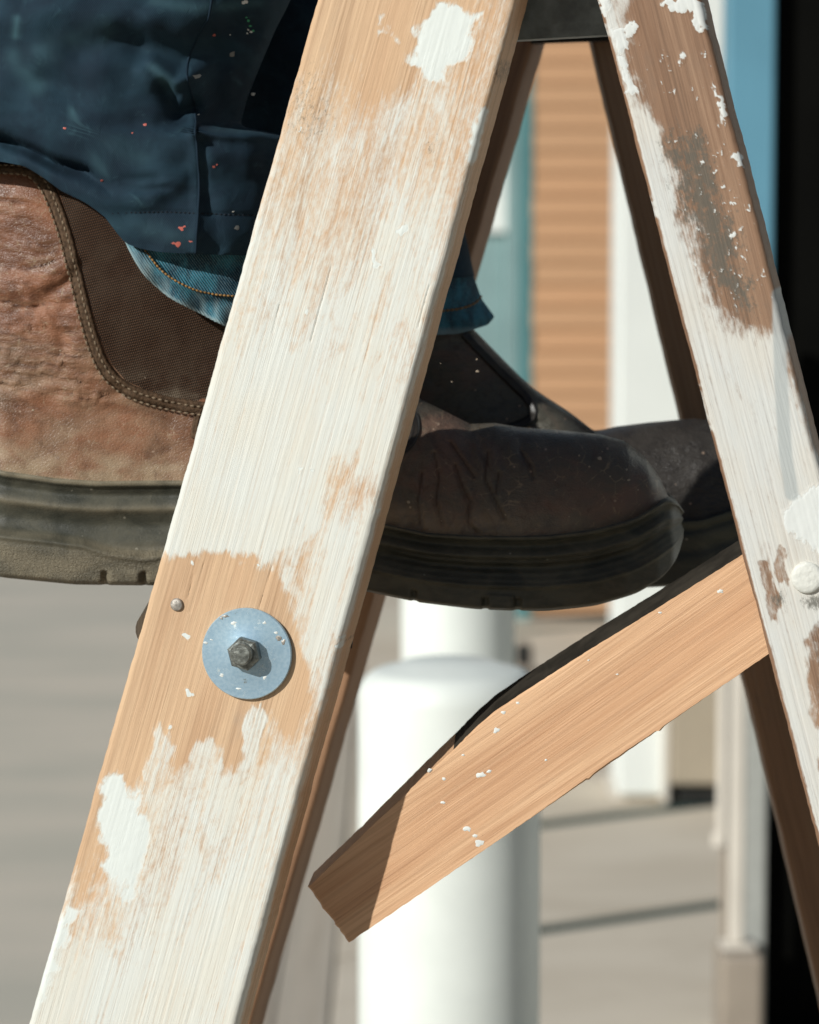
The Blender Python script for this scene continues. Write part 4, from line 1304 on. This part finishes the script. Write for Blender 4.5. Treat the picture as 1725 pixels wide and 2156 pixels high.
def t_disp(x, z):
    d = (fbm(x / 210, z / 170, 91, 4) - .5) * 9 + (fbm(x / 70, z / 64, 95, 2) - .5) * 2.4
    ridge = [([(-60, 60), (120, 30), (300, 50), (430, 20)], 40, 3.5), ([(-40, 200), (90, 120), (200, 150)], 45, 3.0), ([(320, 130), (370, 175), (400, 160)], 16, 5.0), ([(300, 150), (345, 200), (375, 215)], 12, 3.0), ([(410, 275), (480, 282), (560, 278), (620, 285)], 12, 6.5),
             ([(395, 300), (440, 330), (520, 320)], 40, 3.0), ([(100, 260), (220, 320), (330, 350)], 50, 3.5), ([(60, 330), (150, 390), (230, 430), (320, 425)], 22, 3.0), ([(240, 395), (330, 400), (380, 380)], 20, 2.4), ([(230, 490), (330, 480), (520, 490)], 34, 1.5), ([(405, 240), (414, 330), (419, 440), (414, 530)], 9, 1.8)]
    dent = [([(300, 95), (380, 120), (440, 95)], 36, 9.0), ([(345, 190), (375, 235), (400, 225)], 18, 9.0), ([(170, 110), (250, 80)], 36, 5.5), ([(60, 150), (150, 190)], 40, 3.0), ([(490, 60), (450, 170), (455, 240)], 32, 7.0), ([(530, 60), (500, 180), (492, 256)], 26, 5.0),
            ([(-40, 290), (0, 294), (60, 316), (120, 347), (185, 362)], 12, 10.5), ([(220, 392), (300, 400), (350, 395)], 9, 2.5), ([(440, 420), (450, 460), (455, 520)], 16, 1.6), ([(425, 300), (428, 380), (432, 440)], 8, 1.6), ([(560, 330), (580, 420), (560, 520)], 26, 2.5), ([(230, 449), (330, 446), (430, 450), (560, 455)], 4.5, .9), ([(200, 385), (330, 378)], 13, 2.0)]
    for p, r, a in ridge: d = d + a * capsule(x, z, p, r)
    for p, r, a in dent: d = d - a * capsule(x, z, p, r)
    return d


def t_wear(x, z):
    w = .55 * capsule(x, z, [(325, 145), (352, 170), (360, 185)], 12) + .7 * capsule(x, z, [(38, 40), (35, 75)], 8) + .6 * capsule(x, z, [(155, 235), (170, 280)], 9) + .35 * capsule(x, z, [(200, 330), (220, 360)], 12)
    w = w + .5 * capsule(x, z, [(330, 5), (420, 20), (540, 2)], 12) + .25 * capsule(x, z, [(90, 110), (220, 60)], 26) + .4 * capsule(x, z, [(30, 120), (80, 180)], 20) + .3 * capsule(x, z, [(450, 272), (560, 268)], 9)
    w = w + .25 * capsule(x, z, [(230, 300), (300, 330)], 20) + .2 * capsule(x, z, [(250, 470), (390, 500)], 20)
    return np.clip(w * (.4 + 1.2 * vnoise(x / 26, z / 26, 99)), 0, 1)


tl, tsurf = leg_tube('trouser_leg', BOOT_Y, 1.523, t_xl, t_xr, t_hem, -2300, t_ry, M['navy'], person, t_disp, t_wear, 260, 240)
tl['label'] = 'sunlit trouser leg with paint flecks and a stitched hem'


def on_cloth(name, surf, path, r, lift, mat, parent, gap=None, ln=None):
    if gap is None:
        p = resample(path, 5)
        v, f = tube_along([tuple(q) for q in surf(p[:, 0], p[:, 1], lift)], r, 8)
        return fix_normals(make(name, v, f, mat, parent))
    p = resample(path, gap); lst_ = []
    for i in range(len(p) - 1):
        b = p[i] + (p[i + 1] - p[i]) * ln
        q = np.stack([p[i], (p[i] + b) / 2, b])
        lst_.append(tube_along([tuple(x_) for x_ in surf(q[:, 0], q[:, 1], np.array([lift - .2, lift + .15, lift - .2]))], [r * .6, r, r * .6], 6))
    v, f = join(lst_)
    o = fix_normals(make(name, v, f, mat, parent)); o['kind'] = 'stuff'
    return o


on_cloth('stitching', tsurf, [(228, 449), (330, 446), (414, 449), (500, 453), (600, 456)], .00042, .1, M['navy_thread'], tl, 9, .68)
on_cloth('side_seam', tsurf, [(452, -60), (440, 30), (424, 60), (392, 130), (404, 215), (414, 300), (419, 380), (418, 440), (413, 534)], .0006, -.15, M['navy'], tl)
rg = np.random.RandomState(11)
for key, spots in (('speck_white', [(512, 2, 8), (522, 62, 4), (517, 58, 3), (515, 66, 3), (522, 193, 6), (490, 446, 3), (400, 190, 2), (414, 240, 2.5), (480, 70, 2)]), ('speck_red', [(448, 72, 5), (306, 262, 5), (140, 270, 4), (450, 351, 4), (456, 347, 3), (383, 480, 8), (375, 514, 9), (366, 512, 5), (403, 508, 5), (216, 380, 4), (280, 280, 3), (390, 476, 4)]), ('speck_green', [(518, 40, 4), (522, 50, 4), (527, 60, 4), (515, 33, 3)]), ('speck_grey', [(483, 110, 9), (414, 160, 10), (497, 480, 8)])):
    lst = []
    for (x, y, r) in spots:
        m_ = 10; a0 = rg.rand() * 6
        px = [x]; py = [y]; lf = [.28]
        for k in range(m_):
            a = a0 + 2 * math.pi * k / m_; rr = r * rg.uniform(.45, 1.05)
            px.append(x + rr * math.cos(a)); py.append(y + rr * .75 * math.sin(a)); lf.append(.08)
        P = tsurf(np.array(px), np.array(py), np.array(lf))
        lst.append(([tuple(q) for q in P], [(0, 1 + k, 1 + (k + 1) % m_) for k in range(m_)]))
    v, f = join(lst)
    o = fix_normals(make('paint_fleck', v, f, M[key], tl)); o['kind'] = 'stuff'

# jeans turn-up under the near trouser leg
j_hem = lambda x: sinterp(x, [(-240, 230), (0, 280), (130, 365), (222, 430), (245, 470), (262, 508), (285, 550), (310, 585), (350, 622), (420, 660), (480, 690), (560, 705), (680, 712)], 7)
j_disp = lambda x, z: (fbm(x / 60, z / 70, 111, 3) - .5) * 3 + 1.6 * capsule(x, z, [(300, 540), (360, 590), (440, 620), (520, 628)], 9) - 1.4 * capsule(x, z, [(340, 540), (400, 565), (500, 560)], 14) + 2.0 * np.sin(x / 12.0 + 2 * vnoise(x / 40, z / 200, 5)) * smooth(j_hem(x) - 48, j_hem(x) - 5, z) + 1.6 * smooth(j_hem(x) - 52, j_hem(x) - 46, z)
j_wear = lambda x, z: np.clip(.8 * smooth(j_hem(x) - 9, j_hem(x), z) + .5 * smooth(.45, .75, vnoise(x / 13, z / 60, 117)) * smooth(j_hem(x) - 60, j_hem(x) - 30, z) + .3 * capsule(x, z, [(270, 520), (330, 600)], 14), 0, 1)
jl, jsurf = leg_tube('jeans_cuff', BOOT_Y, 1.528, lambda y: -200 + 0 * y, lambda y: interp(y, [(200, 420), (300, 440), (360, 590), (420, 612), (540, 618)]), j_hem, 200, lambda y: interp(y, [(200, 40), (400, 46), (520, 53), (700, 54)]), M['denim'], person, j_disp, j_wear, 220, 120, 2.6)
jl['label'] = 'frayed blue denim hem below the near trouser leg'
on_cloth('stitching', jsurf, [(268, 462), (285, 500), (316, 540), (350, 576), (400, 605), (450, 620), (520, 626), (600, 630)], .00055, .35, M['gold_thread'], jl, 8, .8)

# far leg
f_xl = lambda y: interp(y, [(-2400, 380), (0, 410), (300, 440), (590, 640)])
f_xr = lambda y: interp(y, [(-2400, 760), (0, 800), (300, 905), (490, 982), (590, 1004), (700, 1012)])
fl, fsurf = leg_tube('trouser_leg', 1.70, 1.65, f_xl, f_xr, lambda x: 587 + 0 * x, -2300, lambda y: 50 + 0 * y, M['navy'], person, lambda x, z: (fbm(x / 120, z / 120, 121) - .5) * 6, lambda x, z: 0 * x, 120, 110)
fl['label'] = 'shaded trouser leg on the far side'
fj_xr = lambda y: interp(y, [(0, 800), (490, 975), (585, 1000), (640, 1020), (675, 1046), (760, 1040)])
fj_hem = lambda x: interp(x, [(600, 700), (900, 706), (960, 706), (1000, 697), (1030, 690), (1046, 676)])
fj, fjs = leg_tube('jeans_cuff', 1.70, 1.65, lambda y: interp(y, [(0, 440), (590, 645), (700, 660)]), fj_xr, fj_hem, 300, lambda y: 46 + 0 * y, M['denim'], person, lambda x, z: (fbm(x / 40, z / 60, 131) - .5) * 2.5 + 1.0 * np.sin(x / 11.) * smooth(650, 690, z), lambda x, z: .7 * smooth(688, 700, z), 140, 90)
fj['label'] = 'darker denim hem on the far leg'
on_cloth('stitching', fjs, [(930, 656), (970, 652), (1000, 644), (1020, 630)], .0006, .4, M['gold_thread'], fj, 8, .8)

# the legs inside the cloth, one continuous body
bm_v = []; edges = []; rad = []
def joint(px, py, Y, r, prev=None):
    bm_v.append(tuple(at(px, py, Y))); rad.append(r)
    if prev is not None: edges.append((prev, len(bm_v) - 1))
    return len(bm_v) - 1
pel = joint(440, -2200, 1.61, .05)
h1 = joint(300, -2100, 1.56, .045, pel); k1 = joint(260, -500, BOOT_Y, .038, h1); a1 = joint(230, 700, BOOT_Y, .024, k1); joint(250, 930, BOOT_Y, .022, a1)
h2 = joint(560, -2100, 1.69, .045, pel); k2 = joint(580, -500, 1.70, .030, h2); m2 = joint(600, 0, 1.70, .027, k2); a2 = joint(800, 600, 1.70, .020, m2); joint(810, 930, 1.697, .017, a2)
me = bpy.data.meshes.new('body'); me.from_pydata(bm_v, edges, []); me.materials.append(M['skin'])
body = bpy.data.objects.new('body', me); COL.objects.link(body); body.parent = person
body.matrix_parent_inverse = person.matrix_basis.inverted()
sk = body.modifiers.new('skin', 'SKIN')
for i, r in enumerate(rad):
    me.skin_vertices[0].data[i].radius = (r, r)
me.skin_vertices[0].data[0].use_root = True
ss = body.modifiers.new('sub', 'SUBSURF'); ss.levels = 2; ss.render_levels = 2
